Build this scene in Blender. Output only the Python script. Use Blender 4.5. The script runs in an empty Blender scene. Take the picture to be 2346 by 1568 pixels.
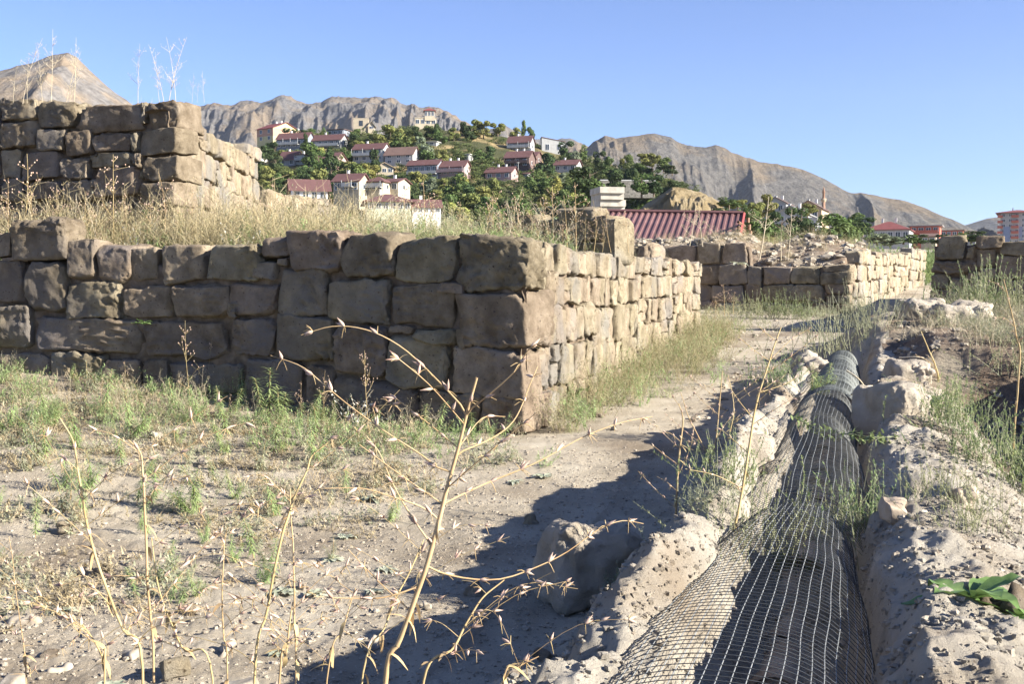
import bpy, math, random
import numpy as np
from mathutils import Vector

# ------------------------------------------------------------------ camera, world, sun, exposure
sc = bpy.context.scene
EYE = 1.2
PITCH = math.atan(129/2515)
cam_d = bpy.data.cameras.new('camera'); cam = bpy.data.objects.new('camera', cam_d)
sc.collection.objects.link(cam); sc.camera = cam
cam.location = (0, 0, EYE)
cam.rotation_euler = (math.radians(90) - PITCH, 0, 0)
cam_d.sensor_width = 36.0
cam_d.lens = 36.0*2515/2346
cam_d.clip_start = 0.05
cam_d.clip_end = 30000

SUN_AZ = math.radians(-22)      # measured from +x towards +y
SUN_EL = math.radians(24.5)
sun_vec = Vector((math.cos(SUN_AZ)*math.cos(SUN_EL), math.sin(SUN_AZ)*math.cos(SUN_EL), math.sin(SUN_EL)))
sd = bpy.data.lights.new('sun', 'SUN'); sun = bpy.data.objects.new('sun', sd)
sc.collection.objects.link(sun)
sd.energy = 5.0; sd.angle = math.radians(0.5); sd.color = (1.0, 0.935, 0.82)
sun.rotation_euler = sun_vec.to_track_quat('Z', 'Y').to_euler()
world = bpy.data.worlds.new("World"); sc.world = world; world.use_nodes = True
wn = world.node_tree
bgn = wn.nodes['Background']
sky = wn.nodes.new('ShaderNodeTexSky'); sky.sky_type = 'NISHITA'; sky.sun_disc = False
sky.sun_elevation = SUN_EL
sky.sun_rotation = math.radians(90) - SUN_AZ
sky.altitude = 1500; sky.air_density = 1.0; sky.dust_density = 0.6; sky.ozone_density = 2.5
bgn.inputs['Strength'].default_value = 0.060
smul = wn.nodes.new('ShaderNodeMix'); smul.data_type = 'RGBA'; smul.blend_type = 'MULTIPLY'; smul.inputs[0].default_value = 1; smul.inputs[7].default_value = (.84, .87, 1.12, 1)
wn.links.new(sky.outputs[0], smul.inputs[6]); wn.links.new(smul.outputs[2], bgn.inputs['Color'])
sc.view_settings.view_transform = 'Standard'
sc.view_settings.look = 'None'
sc.view_settings.exposure = 1.68
sc.view_settings.gamma = 1.0
sc.cycles.max_bounces = 5
sc.cycles.diffuse_bounces = 3
sc.cycles.transparent_max_bounces = 8

# ------------------------------------------------------------------ helpers
F = 2515.0
CP, SP = math.cos(PITCH), math.sin(PITCH)
def ray(u, v):
    a = (u-1173)/F; b = -(v-784)/F
    return np.array([a, CP + b*SP, -SP + b*CP])
def P(u, v, Y):
    r = ray(u, v); t = Y/r[1]
    return np.array([r[0]*t, Y, EYE + r[2]*t])
def Gp(u, v, z=0.0):
    r = ray(u, v); t = (z-EYE)/r[2]
    return np.array([r[0]*t, r[1]*t, z])
def project(p):
    x, y, z = p[0], p[1], p[2]-EYE
    d = y*CP - z*SP; h = y*SP + z*CP
    return 1173 + F*x/d, 784 - F*h/d

def _hash(ix, iy, iz, seed):
    h = (ix.astype(np.int64)*374761393 + iy.astype(np.int64)*668265263 + iz.astype(np.int64)*2147483647 + seed*1274126177) & 0xffffffff
    h = ((h ^ (h >> 13))*1274126177) & 0xffffffff
    h = h ^ (h >> 16)
    return (h & 0xffff)/32767.5 - 1.0
def vnoise(p, seed=0):
    p = np.asarray(p, dtype=np.float64)
    i = np.floor(p); f = p - i; f = f*f*f*(f*(f*6-15)+10)
    i = i.astype(np.int64)
    r = 0
    for dx in (0, 1):
        wx = f[:, 0] if dx else 1-f[:, 0]
        for dy in (0, 1):
            wy = f[:, 1] if dy else 1-f[:, 1]
            for dz in (0, 1):
                wz = f[:, 2] if dz else 1-f[:, 2]
                r = r + _hash(i[:, 0]+dx, i[:, 1]+dy, i[:, 2]+dz, seed)*wx*wy*wz
    return r
def fbm(p, oct=4, seed=0, gain=.5, lac=2.03):
    p = np.asarray(p, dtype=np.float64); a = 1; s = 0; n = 0
    for k in range(oct):
        s = s + a*vnoise(p, seed+k*17); n += a; a *= gain; p = p*lac + 3.7
    return s/n
def ridged(p, oct=4, seed=0, gain=.5, lac=2.03):
    p = np.asarray(p, dtype=np.float64); a = 1; s = 0; n = 0
    for k in range(oct):
        s = s + a*(1-2*np.abs(vnoise(p, seed+k*17))); n += a; a *= gain; p = p*lac + 5.1
    return s/n
def xy3(x, y, s=1.0, z=0.0):
    return np.stack([x*s, y*s, np.full_like(x, z)], -1)
def sstep(a, b, x):
    t = np.clip((x-a)/(b-a), 0, 1); return t*t*(3-2*t)

class MB:
    """collects vertices and faces; build() links them as one mesh object"""
    def __init__(s): s.v = []; s.f = []; s.m = []; s.n = 0
    def add(s, v, f, mi=0):
        v = np.asarray(v, dtype=np.float64).reshape(-1, 3); s.v.append(v)
        f = np.asarray(f, dtype=np.int64); s.f.append(f + s.n)
        s.m.append(np.full(len(f), mi, dtype=np.int32)); s.n += len(v)
    def data(s):
        return np.concatenate(s.v), s.f, s.m
    def mesh(s, name, mats, smooth=True):
        me = bpy.data.meshes.new(name)
        if not isinstance(mats, (list, tuple)): mats = [mats]
        for m in mats: me.materials.append(m)
        V = np.concatenate(s.v)
        me.vertices.add(len(V)); me.vertices.foreach_set('co', V.astype(np.float32).ravel())
        li = np.concatenate([f.ravel() for f in s.f]); tot = np.concatenate([np.full(len(f), f.shape[1]) for f in s.f])
        st = np.concatenate([[0], np.cumsum(tot)[:-1]])
        me.loops.add(len(li)); me.loops.foreach_set('vertex_index', li.astype(np.int32))
        me.polygons.add(len(tot)); me.polygons.foreach_set('loop_start', st.astype(np.int32))
        me.polygons.foreach_set('loop_total', tot.astype(np.int32))
        me.polygons.foreach_set('material_index', np.concatenate(s.m))
        me.polygons.foreach_set('use_smooth', np.full(len(tot), smooth))
        me.update(calc_edges=True); me.validate()
        return me
    def build(s, name, mats, parent=None, smooth=True, loc=None):
        o = bpy.data.objects.new(name, s.mesh(name, mats, smooth)); sc.collection.objects.link(o)
        if parent is not None: o.parent = parent
        if loc is not None: o.location = loc
        return o
def tag(o, label=None, cat=None, group=None, kind=None):
    if label: o['label'] = label
    if cat: o['category'] = cat
    if group: o['group'] = group
    if kind: o['kind'] = kind
    return o
def empty(name, loc=(0, 0, 0), rz=0, label=None, cat=None, group=None):
    o = bpy.data.objects.new(name, None); sc.collection.objects.link(o)
    o.location = loc; o.rotation_euler = (0, 0, rz); o.empty_display_size = .1
    return tag(o, label, cat, group)
KIDS = {}
def copy_tree(o, parent=None):
    c = o.copy(); sc.collection.objects.link(c)
    if parent is not None: c.parent = parent
    for ch in list(o.children):
        copy_tree(ch, c)
    return c

def box(mb, c, h, mi=0, R=None):
    """box at centre c, half sizes h, optional 3x3 rotation"""
    q = np.array([[x, y, z] for x in (-1, 1) for y in (-1, 1) for z in (-1, 1)], float)*np.array(h)
    if R is not None: q = q @ R.T
    mb.add(q + np.array(c), [[0, 1, 3, 2], [4, 6, 7, 5], [0, 4, 5, 1], [2, 3, 7, 6], [0, 2, 6, 4], [1, 5, 7, 3]], mi)
def tube(mb, pts, rad, sides=5, mi=0):
    pts = np.asarray(pts, float); n = len(pts)
    rad = np.interp(np.linspace(0, 1, n), np.linspace(0, 1, len(np.atleast_1d(rad))), np.atleast_1d(rad)) if np.ndim(rad) else np.full(n, rad)
    t = np.gradient(pts, axis=0); t /= np.linalg.norm(t, axis=1)[:, None]+1e-9
    ref = np.array([0, 0, 1.]) if abs(t[0][2]) < .9 else np.array([1., 0, 0])
    a = np.cross(t, ref); a /= np.linalg.norm(a, axis=1)[:, None]+1e-9; b = np.cross(t, a)
    an = np.arange(sides)*2*math.pi/sides
    V = pts[:, None, :] + rad[:, None, None]*(np.cos(an)[None, :, None]*a[:, None, :] + np.sin(an)[None, :, None]*b[:, None, :])
    i = np.arange(n-1)[:, None]; j = np.arange(sides)[None, :]
    f = np.stack([i*sides+j, i*sides+(j+1) % sides, (i+1)*sides+(j+1) % sides, (i+1)*sides+j], -1).reshape(-1, 4)
    mb.add(V.reshape(-1, 3), f, mi)
def smooth_path(pts, n):
    pts = np.asarray(pts, float); m = len(pts)
    if m < 3:
        t = np.linspace(0, m-1, n); return np.stack([np.interp(t, range(m), pts[:, k]) for k in range(3)], -1)
    out = []
    pe = np.vstack([2*pts[0]-pts[1], pts, 2*pts[-1]-pts[-2]])
    for t in np.linspace(0, m-1-1e-6, n):
        i = int(t); u = t-i; p0, p1, p2, p3 = pe[i], pe[i+1], pe[i+2], pe[i+3]
        out.append(.5*((2*p1)+(-p0+p2)*u+(2*p0-5*p1+4*p2-p3)*u*u+(-p0+3*p1-3*p2+p3)*u**3))
    return np.array(out)
def leaf(mb, base, d, up, L, W, bend=0.2, mi=0, seg=2, tipw=0.0):
    """leaf: ribbon of seg quads with a pointed end"""
    d = d/np.linalg.norm(d); side = np.cross(d, up); sn = np.linalg.norm(side)
    if sn < 1e-3: side = np.array([1., 0, 0]); sn = 1
    side /= sn; nrm = np.cross(side, d)
    V = []; 
    for k in range(seg+1):
        t = k/seg; w = W*.5*(math.sin(math.pi*(0.12+.85*t))**.8 if seg > 1 else (1-t)); w = max(w, tipw*W*.5, W*.03)
        c = base + d*L*t - nrm*bend*L*t*t
        V += [c-side*w, c+side*w]
    f = [[2*k, 2*k+1, 2*k+3, 2*k+2] for k in range(seg)]
    mb.add(V, f, mi)
def stamp(dst, V, Fs, Ms, pos, rz=0, s=1.0, tilt=None):
    c, si = math.cos(rz), math.sin(rz)
    R = np.array([[c, -si, 0], [si, c, 0], [0, 0, 1]])
    if tilt is not None:
        cx, sx = math.cos(tilt), math.sin(tilt)
        R = R @ np.array([[1, 0, 0], [0, cx, -sx], [0, sx, cx]])
    off = dst.n; dst.v.append((V*s) @ R.T + np.array(pos)); dst.n += len(V)
    for f, m in zip(Fs, Ms): dst.f.append(f+off); dst.m.append(m)

# ------------------------------------------------------------------ materials
def hexc(r, g, b): return (r, g, b, 1)
def mat(name, cols, scale=4.0, rough=.9, bump=.0, bscale=40, bdist=.02, detail=6, spec=.2, coord='Object', patch=None, speck=None, vor=None, trans=0, rand=0, sheen=0):
    m = bpy.data.materials.new(name); m.use_nodes = True; nt = m.node_tree; N = nt.nodes; L = nt.links
    b = N['Principled BSDF']; b.inputs['Roughness'].default_value = rough
    b.inputs['Specular IOR Level'].default_value = spec
    tc = N.new('ShaderNodeTexCoord'); co = tc.outputs['Object']
    if coord == 'World':
        g = N.new('ShaderNodeNewGeometry'); co = g.outputs['Position']
    nz = N.new('ShaderNodeTexNoise'); nz.inputs['Scale'].default_value = scale; nz.inputs['Detail'].default_value = detail; nz.inputs['Roughness'].default_value = .62
    L.new(co, nz.inputs['Vector'])
    cr = N.new('ShaderNodeValToRGB'); L.new(nz.outputs[0], cr.inputs[0])
    n = len(cols)
    while len(cr.color_ramp.elements) < n: cr.color_ramp.elements.new(.5)
    for k, c in enumerate(cols):
        cr.color_ramp.elements[k].position = .32+.36*k/max(1, n-1); cr.color_ramp.elements[k].color = (c[0], c[1], c[2], 1)
    out = cr.outputs[0]
    def mix(a, bcol, fac, mode='MIX', f=1.0):
        mx = N.new('ShaderNodeMix'); mx.data_type = 'RGBA'; mx.blend_type = mode
        if isinstance(fac, float): mx.inputs[0].default_value = fac
        else: L.new(fac, mx.inputs[0])
        L.new(a, mx.inputs[6])
        if isinstance(bcol, tuple): mx.inputs[7].default_value = (bcol[0], bcol[1], bcol[2], 1)
        else: L.new(bcol, mx.inputs[7])
        return mx.outputs[2]
    if patch:
        pc, psc, lo, hi = patch
        n2 = N.new('ShaderNodeTexNoise'); n2.inputs['Scale'].default_value = psc; n2.inputs['Detail'].default_value = 5; L.new(co, n2.inputs['Vector'])
        r2 = N.new('ShaderNodeMapRange'); r2.inputs[1].default_value = lo; r2.inputs[2].default_value = hi; L.new(n2.outputs[0], r2.inputs[0])
        out = mix(out, pc, r2.outputs[0])
    if speck:
        pc, psc, thr = speck
        v2 = N.new('ShaderNodeTexNoise'); v2.inputs['Scale'].default_value = psc; v2.inputs['Detail'].default_value = 2; L.new(co, v2.inputs['Vector'])
        r2 = N.new('ShaderNodeMapRange'); r2.inputs[1].default_value = thr; r2.inputs[2].default_value = thr+.05; L.new(v2.outputs[0], r2.inputs[0])
        out = mix(out, pc, r2.outputs[0])
    if rand:
        oi = N.new('ShaderNodeObjectInfo'); hs = N.new('ShaderNodeHueSaturation')
        r3 = N.new('ShaderNodeMapRange'); r3.inputs[3].default_value = 1-rand; r3.inputs[4].default_value = 1+rand; L.new(oi.outputs['Random'], r3.inputs[0]); L.new(r3.outputs[0], hs.inputs['Value'])
        r4 = N.new('ShaderNodeMapRange'); r4.inputs[3].default_value = .5-rand*.09; r4.inputs[4].default_value = .5+rand*.09
        ml = N.new('ShaderNodeMath'); ml.operation = 'MULTIPLY'; ml.inputs[1].default_value = 7.31; fr = N.new('ShaderNodeMath'); fr.operation = 'FRACT'
        L.new(oi.outputs['Random'], ml.inputs[0]); L.new(ml.outputs[0], fr.inputs[0]); L.new(fr.outputs[0], r4.inputs[0]); L.new(r4.outputs[0], hs.inputs['Hue'])
        L.new(out, hs.inputs['Color']); out = hs.outputs[0]
    L.new(out, b.inputs['Base Color'])
    if bump:
        nb = N.new('ShaderNodeTexNoise'); nb.inputs['Scale'].default_value = bscale; nb.inputs['Detail'].default_value = 8; nb.inputs['Roughness'].default_value = .80; L.new(co, nb.inputs['Vector'])
        h = nb.outputs[0]
        if vor:
            vo = N.new('ShaderNodeTexVoronoi'); vo.inputs['Scale'].default_value = vor; L.new(co, vo.inputs['Vector'])
            ad = N.new('ShaderNodeMath'); ad.operation = 'SUBTRACT'; L.new(h, ad.inputs[0]); L.new(vo.outputs['Distance'], ad.inputs[1]); h = ad.outputs[0]
        bp = N.new('ShaderNodeBump'); bp.inputs['Strength'].default_value = bump; bp.inputs['Distance'].default_value = bdist
        L.new(h, bp.inputs['Height']); L.new(bp.outputs[0], b.inputs['Normal'])
    if trans:
        tr = N.new('ShaderNodeBsdfTranslucent'); L.new(out, tr.inputs['Color']); ms = N.new('ShaderNodeMixShader'); ms.inputs[0].default_value = trans
        L.new(b.outputs[0], ms.inputs[1]); L.new(tr.outputs[0], ms.inputs[2]); L.new(ms.outputs[0], N['Material Output'].inputs['Surface'])
    return m

M = {}
M['stone'] = mat('tuff_stone', [(.14, .11, .074), (.225, .180, .125), (.32, .265, .19)], 5.0, .95, .85, 30, .04, patch=((.17, .15, .135), 1.3, .5, .68), speck=((.10, .075, .06), 38, .66), rand=.16)  # colour held darker for the shaded wall faces
M['stone_lit'] = mat('tuff_stone_sunlit', [(.22, .175, .118), (.335, .275, .19), (.44, .37, .27)], 5, .95, 1.0, 26, .045, patch=((.27, .245, .21), 1.4, .5, .64), speck=((.12, .09, .06), 30, .66), rand=.12)  # lit copy of the wall stone: sunlight put into a paler colour
M['mud'] = mat('mud_mortar', [(.11, .083, .058), (.18, .138, .10), (.25, .195, .145)], 9.0, 1, .9, 45, .02)
M['ground'] = mat('dry_ground', [(.30, .255, .19), (.405, .35, .268), (.48, .425, .335)], 1.9, 1, .75, 40, .04, coord='World', detail=10, patch=((.22, .175, .125), .7, .50, .68), speck=((.58, .54, .47), 80, .66))
M['bank'] = mat('pale_sandy_bank', [(.35, .31, .25), (.46, .415, .34), (.55, .50, .42)], 4.5, 1, .8, 36, .05, coord='World', detail=10, patch=((.33, .27, .20), 1.7, .52, .68), speck=((.22, .18, .14), 60, .66))
M['brown_earth'] = mat('brown_earth', [(.16, .115, .08), (.25, .19, .14), (.34, .28, .21)], 3.0, 1, 1.0, 30, .05, coord='World', detail=9, patch=((.30, .26, .20), 1.1, .52, .66))
M['rubble'] = mat('rubble_earth', [(.25, .19, .14), (.38, .31, .24), (.50, .44, .36)], 12, 1, 1.0, 18, .05, coord='World')
M['pebble'] = mat('pebbles', [(.19, .155, .12), (.30, .26, .205), (.42, .37, .30)], 14, .9, .4, 60, .01, coord='World')
M['boulder'] = mat('pale_rock', [(.34, .29, .22), (.46, .40, .32), (.56, .50, .41)], 5, .95, 1.0, 40, .025)
M['straw'] = mat('dry_stem', [(.34, .23, .11), (.47, .35, .18), (.58, .46, .27)], 9, .7, 0, rand=.12, trans=.12)
M['strawpale'] = mat('pale_dry_stem', [(.40, .34, .23), (.52, .45, .32), (.62, .55, .41)], 9, .8, 0, rand=.1, trans=.1)
M['pod'] = mat('seed_pod', [(.42, .26, .20), (.52, .38, .30), (.62, .50, .38)], 30, .8, 0, trans=.1)
M['dryweed'] = mat('dry_weed', [(.28, .225, .125), (.41, .34, .20), (.54, .46, .31)], 3, .85, 0, trans=.2, rand=.12)
M['olive'] = mat('olive_weed', [(.22, .235, .11), (.33, .34, .18), (.45, .44, .27)], 3, .85, 0, trans=.25, rand=.12)
M['green'] = mat('green_leaf', [(.14, .20, .08), (.23, .30, .12), (.33, .39, .18)], 8, .6, 0, trans=.3, rand=.15, spec=.3)
M['spurge'] = mat('spurge_leaf', [(.17, .24, .09), (.28, .36, .15), (.38, .46, .22)], 8, .6, 0, trans=.3, rand=.12, spec=.3)
M['greygreen'] = mat('grey_green_leaf', [(.22, .24, .15), (.33, .34, .22), (.45, .44, .31)], 6, .7, 0, trans=.25, rand=.1)
M['broad'] = mat('broad_leaf', [(.10, .17, .05), (.17, .26, .08), (.24, .33, .12)], 12, .5, .3, 60, .004, trans=.25, rand=.1, spec=.35)
M['felt'] = mat('felted_leaf', [(.26, .29, .20), (.36, .38, .28), (.44, .45, .35)], 12, .9, .2, 60, .004, trans=.15, rand=.1)
M['white'] = mat('whitish_leaf', [(.50, .50, .44), (.62, .62, .56)], 12, .9, 0, trans=.2)
M['wire'] = mat('dark_wire', [(.035, .04, .045), (.07, .075, .08)], 20, .45, 0, spec=.5)
M['wiregrey'] = mat('glint_wire', [(.16, .17, .17), (.26, .27, .27)], 20, .45, 0, spec=.6)  # lengthwise wires: lit glints put into a paler grey
M['clay'] = mat('clay_pipe', [(.26, .20, .15), (.36, .29, .22), (.45, .38, .30)], 8, .9, .4, 40, .01)

# ------------------------------------------------------------------ wall lines (world metres)
FD = np.array([-.90, .43]); SDIR = np.array([.43, .90])
A_FRONT = [(.13, 8.75), (-1.8, 9.75), (-3.2, 10.3), (-5.5, 11.05), (-9.0, 12.1)]
A_SIDE = [(.13, 8.75), (1.05, 11.9), (1.95, 14.8), (3.09, 18.0)]
C_FRONT = [(-3.80, 12.5), (-6.0, 13.35), (-8.0, 13.9), (-11.0, 14.7)]
C_SIDE = [(-3.80, 12.5), (-3.95, 15.0), (-4.10, 18.0)]
B_FRONT = [(7.4, 24.0), (7.4-.9*6, 24+.43*6)]
B_SIDE = [(7.4, 24.0), (7.4+.46*13, 24+.89*13)]
F_FRONT = [(11.35, 15.85), (6.85, 18.0)]

def G0(y): return np.interp(y, [-20, 0, 9, 18, 24, 34, 45, 80, 250, 400, 1000, 2600, 8000], [0, 0, 0, .41, .58, 1.2, 1.3, 2.6, 9.4, 14.8, 38, 98, 290])
def XC(y): return .5 + .32*(y-2.2)
def Wt(x, y): return (x - XC(y))*.952
def inside_poly(front, side, x, y, off=.28):
    # distance inside both the front line and the side line
    fx = np.array([p[0] for p in front][::-1]); fy = np.array([p[1] for p in front][::-1])
    sy = np.array([p[1] for p in side]); sx = np.array([p[0] for p in side])
    d1 = (y - np.interp(x, fx, fy))*.9 - off
    d2 = (np.interp(y, sy, sx) - x)*.95 - off
    return np.minimum(d1, d2)
def Hraw(x, y, detail=True):
    x = np.asarray(x, float); y = np.asarray(y, float)
    g = G0(y)
    near = 1-sstep(28, 45, y)
    w = Wt(x, y)
    lump = fbm(xy3(x, y, 2.6), 3, 5); lump2 = fbm(xy3(x, y, 7.5), 3, 9)
    dip = -.13*sstep(8.6, 5.4, y)*near
    # path and left field
    z = g + dip*sstep(-.5, -.95, w) + near*(.035*fbm(xy3(x, y, .9), 3, 3) + .007*fbm(xy3(x, y, 9), 3, 4))
    z = z + near*sstep(-1.5, -7, x)*.12*sstep(9, 5, y)*0
    # rims and trench
    wl = w + .05*fbm(xy3(x, y, 3.2), 2, 21)
    tr_w = np.array([-3, -.85, -.70, -.58, -.46, -.36, -.27, -.19, -.12, .14, .20, .27, .36, .50, .80, 1.05, 1.5, 1.8, 2.15, 3.2])
    tr_z = np.array([0, .0, .02, .12, .33, .38, .33, .10, -.05, -.06, .06, .33, .40, .39, .30, .12, -.08, -.02, .68, .85])
    t = np.interp(wl, tr_w, tr_z)
    t = np.where(wl > 1.6, -.05 + (t+.05)*sstep(2.6, 4.4, y), t)
    rim = np.exp(-((wl+.40)/.15)**2) + np.exp(-((wl-.42)/.28)**2)
    t = t + np.exp(-((wl-.0)/.16)**2)*(.05*lump+.05*lump2)
    t = t + rim*(.06*lump + .035*lump2)
    # gaps in the left rim (where the sun reaches the path)
    gap = np.interp(y, [2, 2.6, 3.0, 3.4, 4.0, 4.45, 5.3, 6.2, 6.7, 7.5, 8.4, 9, 10, 11.5], [-.03, -.04, .05, .10, -.05, .06, .10, .12, -.04, .05, .10, -.06, .05, .0])
    t = t + np.exp(-((wl+.38)/.11)**2)*gap
    t = np.maximum(t, .28*np.exp(-((x-.05)/.23)**4-((y-2.62)/.14)**4))
    plate = np.interp(y, [9, 10.4, 18, 24], [.62, .66, .92, .95]) + .06*fbm(xy3(x, y, 1.1), 3, 31)
    pe = sstep(-.55, .55, w + .25*fbm(xy3(x, y, .8), 2, 33))
    tfar = pe*(plate-g)*(1-sstep(21, 25, y))                       # beyond the trench the right side is a low plateau
    ys = y + .55*fbm(xy3(x, y, .9), 3, 37) + .5*np.exp(-((w-1.6)/1.0)**2)
    sc_t = sstep(9.4, 10.3, ys)
    open_tr = 1-sstep(11.9, 12.5, y + .3*lump)
    # plateau only right of the rim while the trench lasts
    right = sstep(.45, .9, w)
    k = sc_t*np.maximum(right, 1-open_tr)
    fade = 1-sstep(15.2, 17.6, y)*(1-sstep(6.3, 7.2, x))
    zz = g + dip*sstep(-.5, -.95, w) + np.where(y < 13, t*np.where(w < .3, open_tr, 1)*(1-k), 0) + k*tfar*fade
    act = sstep(13.2, 12.4, y)
    z = np.where(w > -1.2, np.where(y < 13, z*0 + zz + near*.007*fbm(xy3(x, y, 9), 3, 4) + near*.02*fbm(xy3(x, y, 3), 2, 8), z + k*tfar*fade), z)
    # high bank far right (out of the frame) that shades the pit
    z = z + near*sstep(4.2, 6.2, x)*(1-sstep(9.5, 11.5, y))*0.0
    # terrace behind wall A
    d = inside_poly(A_FRONT, A_SIDE + [(3.2, 27.0)], x, y)
    back = (27 - y)/3
    m = np.clip(np.minimum(d/.12, back), 0, 1)
    yy = np.clip(d, 0, 6)
    zt = 1.40 + .085*yy + .05*fbm(xy3(x, y, 1.5), 3, 41)
    z = z + m*np.maximum(zt - z, 0)
    # earth piled against the foot of wall A at its left
    fx = np.array([p[0] for p in A_FRONT][::-1]); fy = np.array([p[1] for p in A_FRONT][::-1])
    df = np.interp(x, fx, fy) - y
    z = z + near*np.where(df > -.3, np.exp(-np.clip(df, 0, 9)/.9), 0)*sstep(-1.2, -4.6, x)*.26*(y < 13)
    # fill of wall C
    d = inside_poly(C_FRONT, C_SIDE, x, y, .3)
    m = np.clip(np.minimum(d/.15, (18-y)/2.5), 0, 1)
    zt = 3.10 - .0*d + .10*fbm(xy3(x, y, 1.8), 3, 43)
    z = z + m*np.maximum(zt - z, 0)
    # fill of wall B
    px, py = x-7.4, y-24
    a = px*FD[0]+py*FD[1]; b = px*.46+py*.89
    m = np.clip(np.minimum.reduce([(a-.12)/.1, (b-.12)/.1, (7-a)/.8, (12.5-b)/1.5]), 0, 1)
    zt = 1.50 + .25*sstep(0, 1, b) + .62*np.exp(-((a-1.4)/1.5)**2-((b-3.6)/2.2)**2) + .45*np.exp(-((a-1.2)/1.2)**2-((b-7.5)/2)**2) + .55*sstep(2.2, 3.4, a) + .13*fbm(xy3(x, y, 1.6), 4, 47) 
    z = z + m*np.maximum(zt - z, 0)
    # fill of wall F
    px, py = x-6.85, y-18
    a = px*.9-py*.43; b = px*.43+py*.9
    m = np.clip(np.minimum.reduce([(a-.15)/.1, (b-.2)/.1, (7-b)/1]), 0, 1)
    z = z + m*np.maximum(1.75 + .05*lump - z, 0)
    return z
def H1(x, y): return float(Hraw(np.array([x], float), np.array([y], float))[0])

# ------------------------------------------------------------------ ground
ys = np.concatenate([np.linspace(-6, 1.4, 16), 1.5*np.exp(np.linspace(0, math.log(40/1.5), 640)), 40*np.exp(np.linspace(0.02, math.log(250), 110))])
aa = np.concatenate([np.linspace(-1.6, -.64, 20)[:-1], np.linspace(-.62, .62, 760), np.linspace(.64, 1.6, 20)[1:]])
A2, Y2 = np.meshgrid(aa, ys); X2 = A2*(np.maximum(Y2, 0)+1.5)
Z2 = Hraw(X2.ravel(), Y2.ravel())
# fine relief of the dry soil near the camera
near = 1-sstep(10, 22, Y2.ravel())
pp = xy3(X2.ravel(), Y2.ravel(), 1.0)
wv = Wt(X2.ravel(), Y2.ravel())
rimk = sstep(-1.0, -.5, wv)*(Y2.ravel() < 13)
fieldk = sstep(-.2, -1.6, X2.ravel()-.2)
Z2 = Z2 + near*((.004+.007*rimk+.004*fieldk)*fbm(pp*30, 2, 51) + (.010*rimk+.006*fieldk)*fbm(pp*12, 3, 53)*1.6)
nr, nc = A2.shape
idx = np.arange(nr*nc).reshape(nr, nc)
fq = np.stack([idx[:-1, :-1], idx[:-1, 1:], idx[1:, 1:], idx[1:, :-1]], -1).reshape(-1, 4)
bw = wv + .12*fbm(pp*2.2, 3, 57); bk_ = ((bw > -.72) & (bw < 1.0) & (Y2.ravel() < 12.2))[fq[:, 0]]
g = MB(); g.add(np.stack([X2.ravel(), Y2.ravel(), Z2], -1), fq)
yq = Y2.ravel()[fq[:, 0]]; xq = X2.ravel()[fq[:, 0]]; wq = bw[fq[:, 0]]; zq = Z2[fq[:, 0]]
mi_ = bk_.astype(np.int32)
mi_[((wq > .95) & (yq < 13.5)) | ((wq > .45) & (yq > 9.3) & (yq < 14.0)) | ((yq > 24.2) & (zq > 1.46) & (yq < 36) & (xq > 1.5))] = 2
g.m = [mi_]
tag(g.build('ground', [M['ground'], M['bank'], M['brown_earth']]), kind='structure')

# ------------------------------------------------------------------ mountains
def rockmat(name, grey, tan, s1, s2, bd):
    m = bpy.data.materials.new(name); m.use_nodes = True; nt = m.node_tree; N = nt.nodes; L = nt.links
    b = N['Principled BSDF']; b.inputs['Roughness'].default_value = 1; b.inputs['Specular IOR Level'].default_value = 0
    g = N.new('ShaderNodeNewGeometry')
    def nz(s, d, r=.6):
        n = N.new('ShaderNodeTexNoise'); n.inputs['Scale'].default_value = s; n.inputs['Detail'].default_value = d; n.inputs['Roughness'].default_value = r
        L.new(g.outputs['Position'], n.inputs['Vector']); return n.outputs[0]
    def mr(x, a, c, lo=0, hi=1):
        r = N.new('ShaderNodeMapRange'); r.inputs[1].default_value = a; r.inputs[2].default_value = c; r.inputs[3].default_value = lo; r.inputs[4].default_value = hi; L.new(x, r.inputs[0]); return r.outputs[0]
    def mx(f, a, c):
        k = N.new('ShaderNodeMix'); k.data_type = 'RGBA'; L.new(f, k.inputs[0])
        for i, q in ((6, a), (7, c)):
            if isinstance(q, tuple): k.inputs[i].default_value = (*q, 1)
            else: L.new(q, k.inputs[i])
        return k.outputs[2]
    big = nz(s1, 5); fine = nz(s2, 6, .7)
    c1 = mx(mr(fine, .35, .68), tuple(.62*c for c in grey), tuple(1.25*c for c in grey))
    c2 = mx(mr(fine, .35, .68), tuple(.8*c for c in tan), tuple(1.15*c for c in tan))
    c = mx(mr(big, .46, .60), c1, c2)
    # scattered dark shrubs
    sh = nz(s2*3.2, 2); c = mx(mr(sh, .66, .72, 0, .6), c, (.10, .10, .06))
    L.new(c, b.inputs['Base Color'])
    bp = N.new('ShaderNodeBump'); bp.inputs['Strength'].default_value = 1; bp.inputs['Distance'].default_value = bd; L.new(nz(s2*.7, 9, .72), bp.inputs['Height']); L.new(bp.outputs[0], b.inputs['Normal'])
    return m
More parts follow.
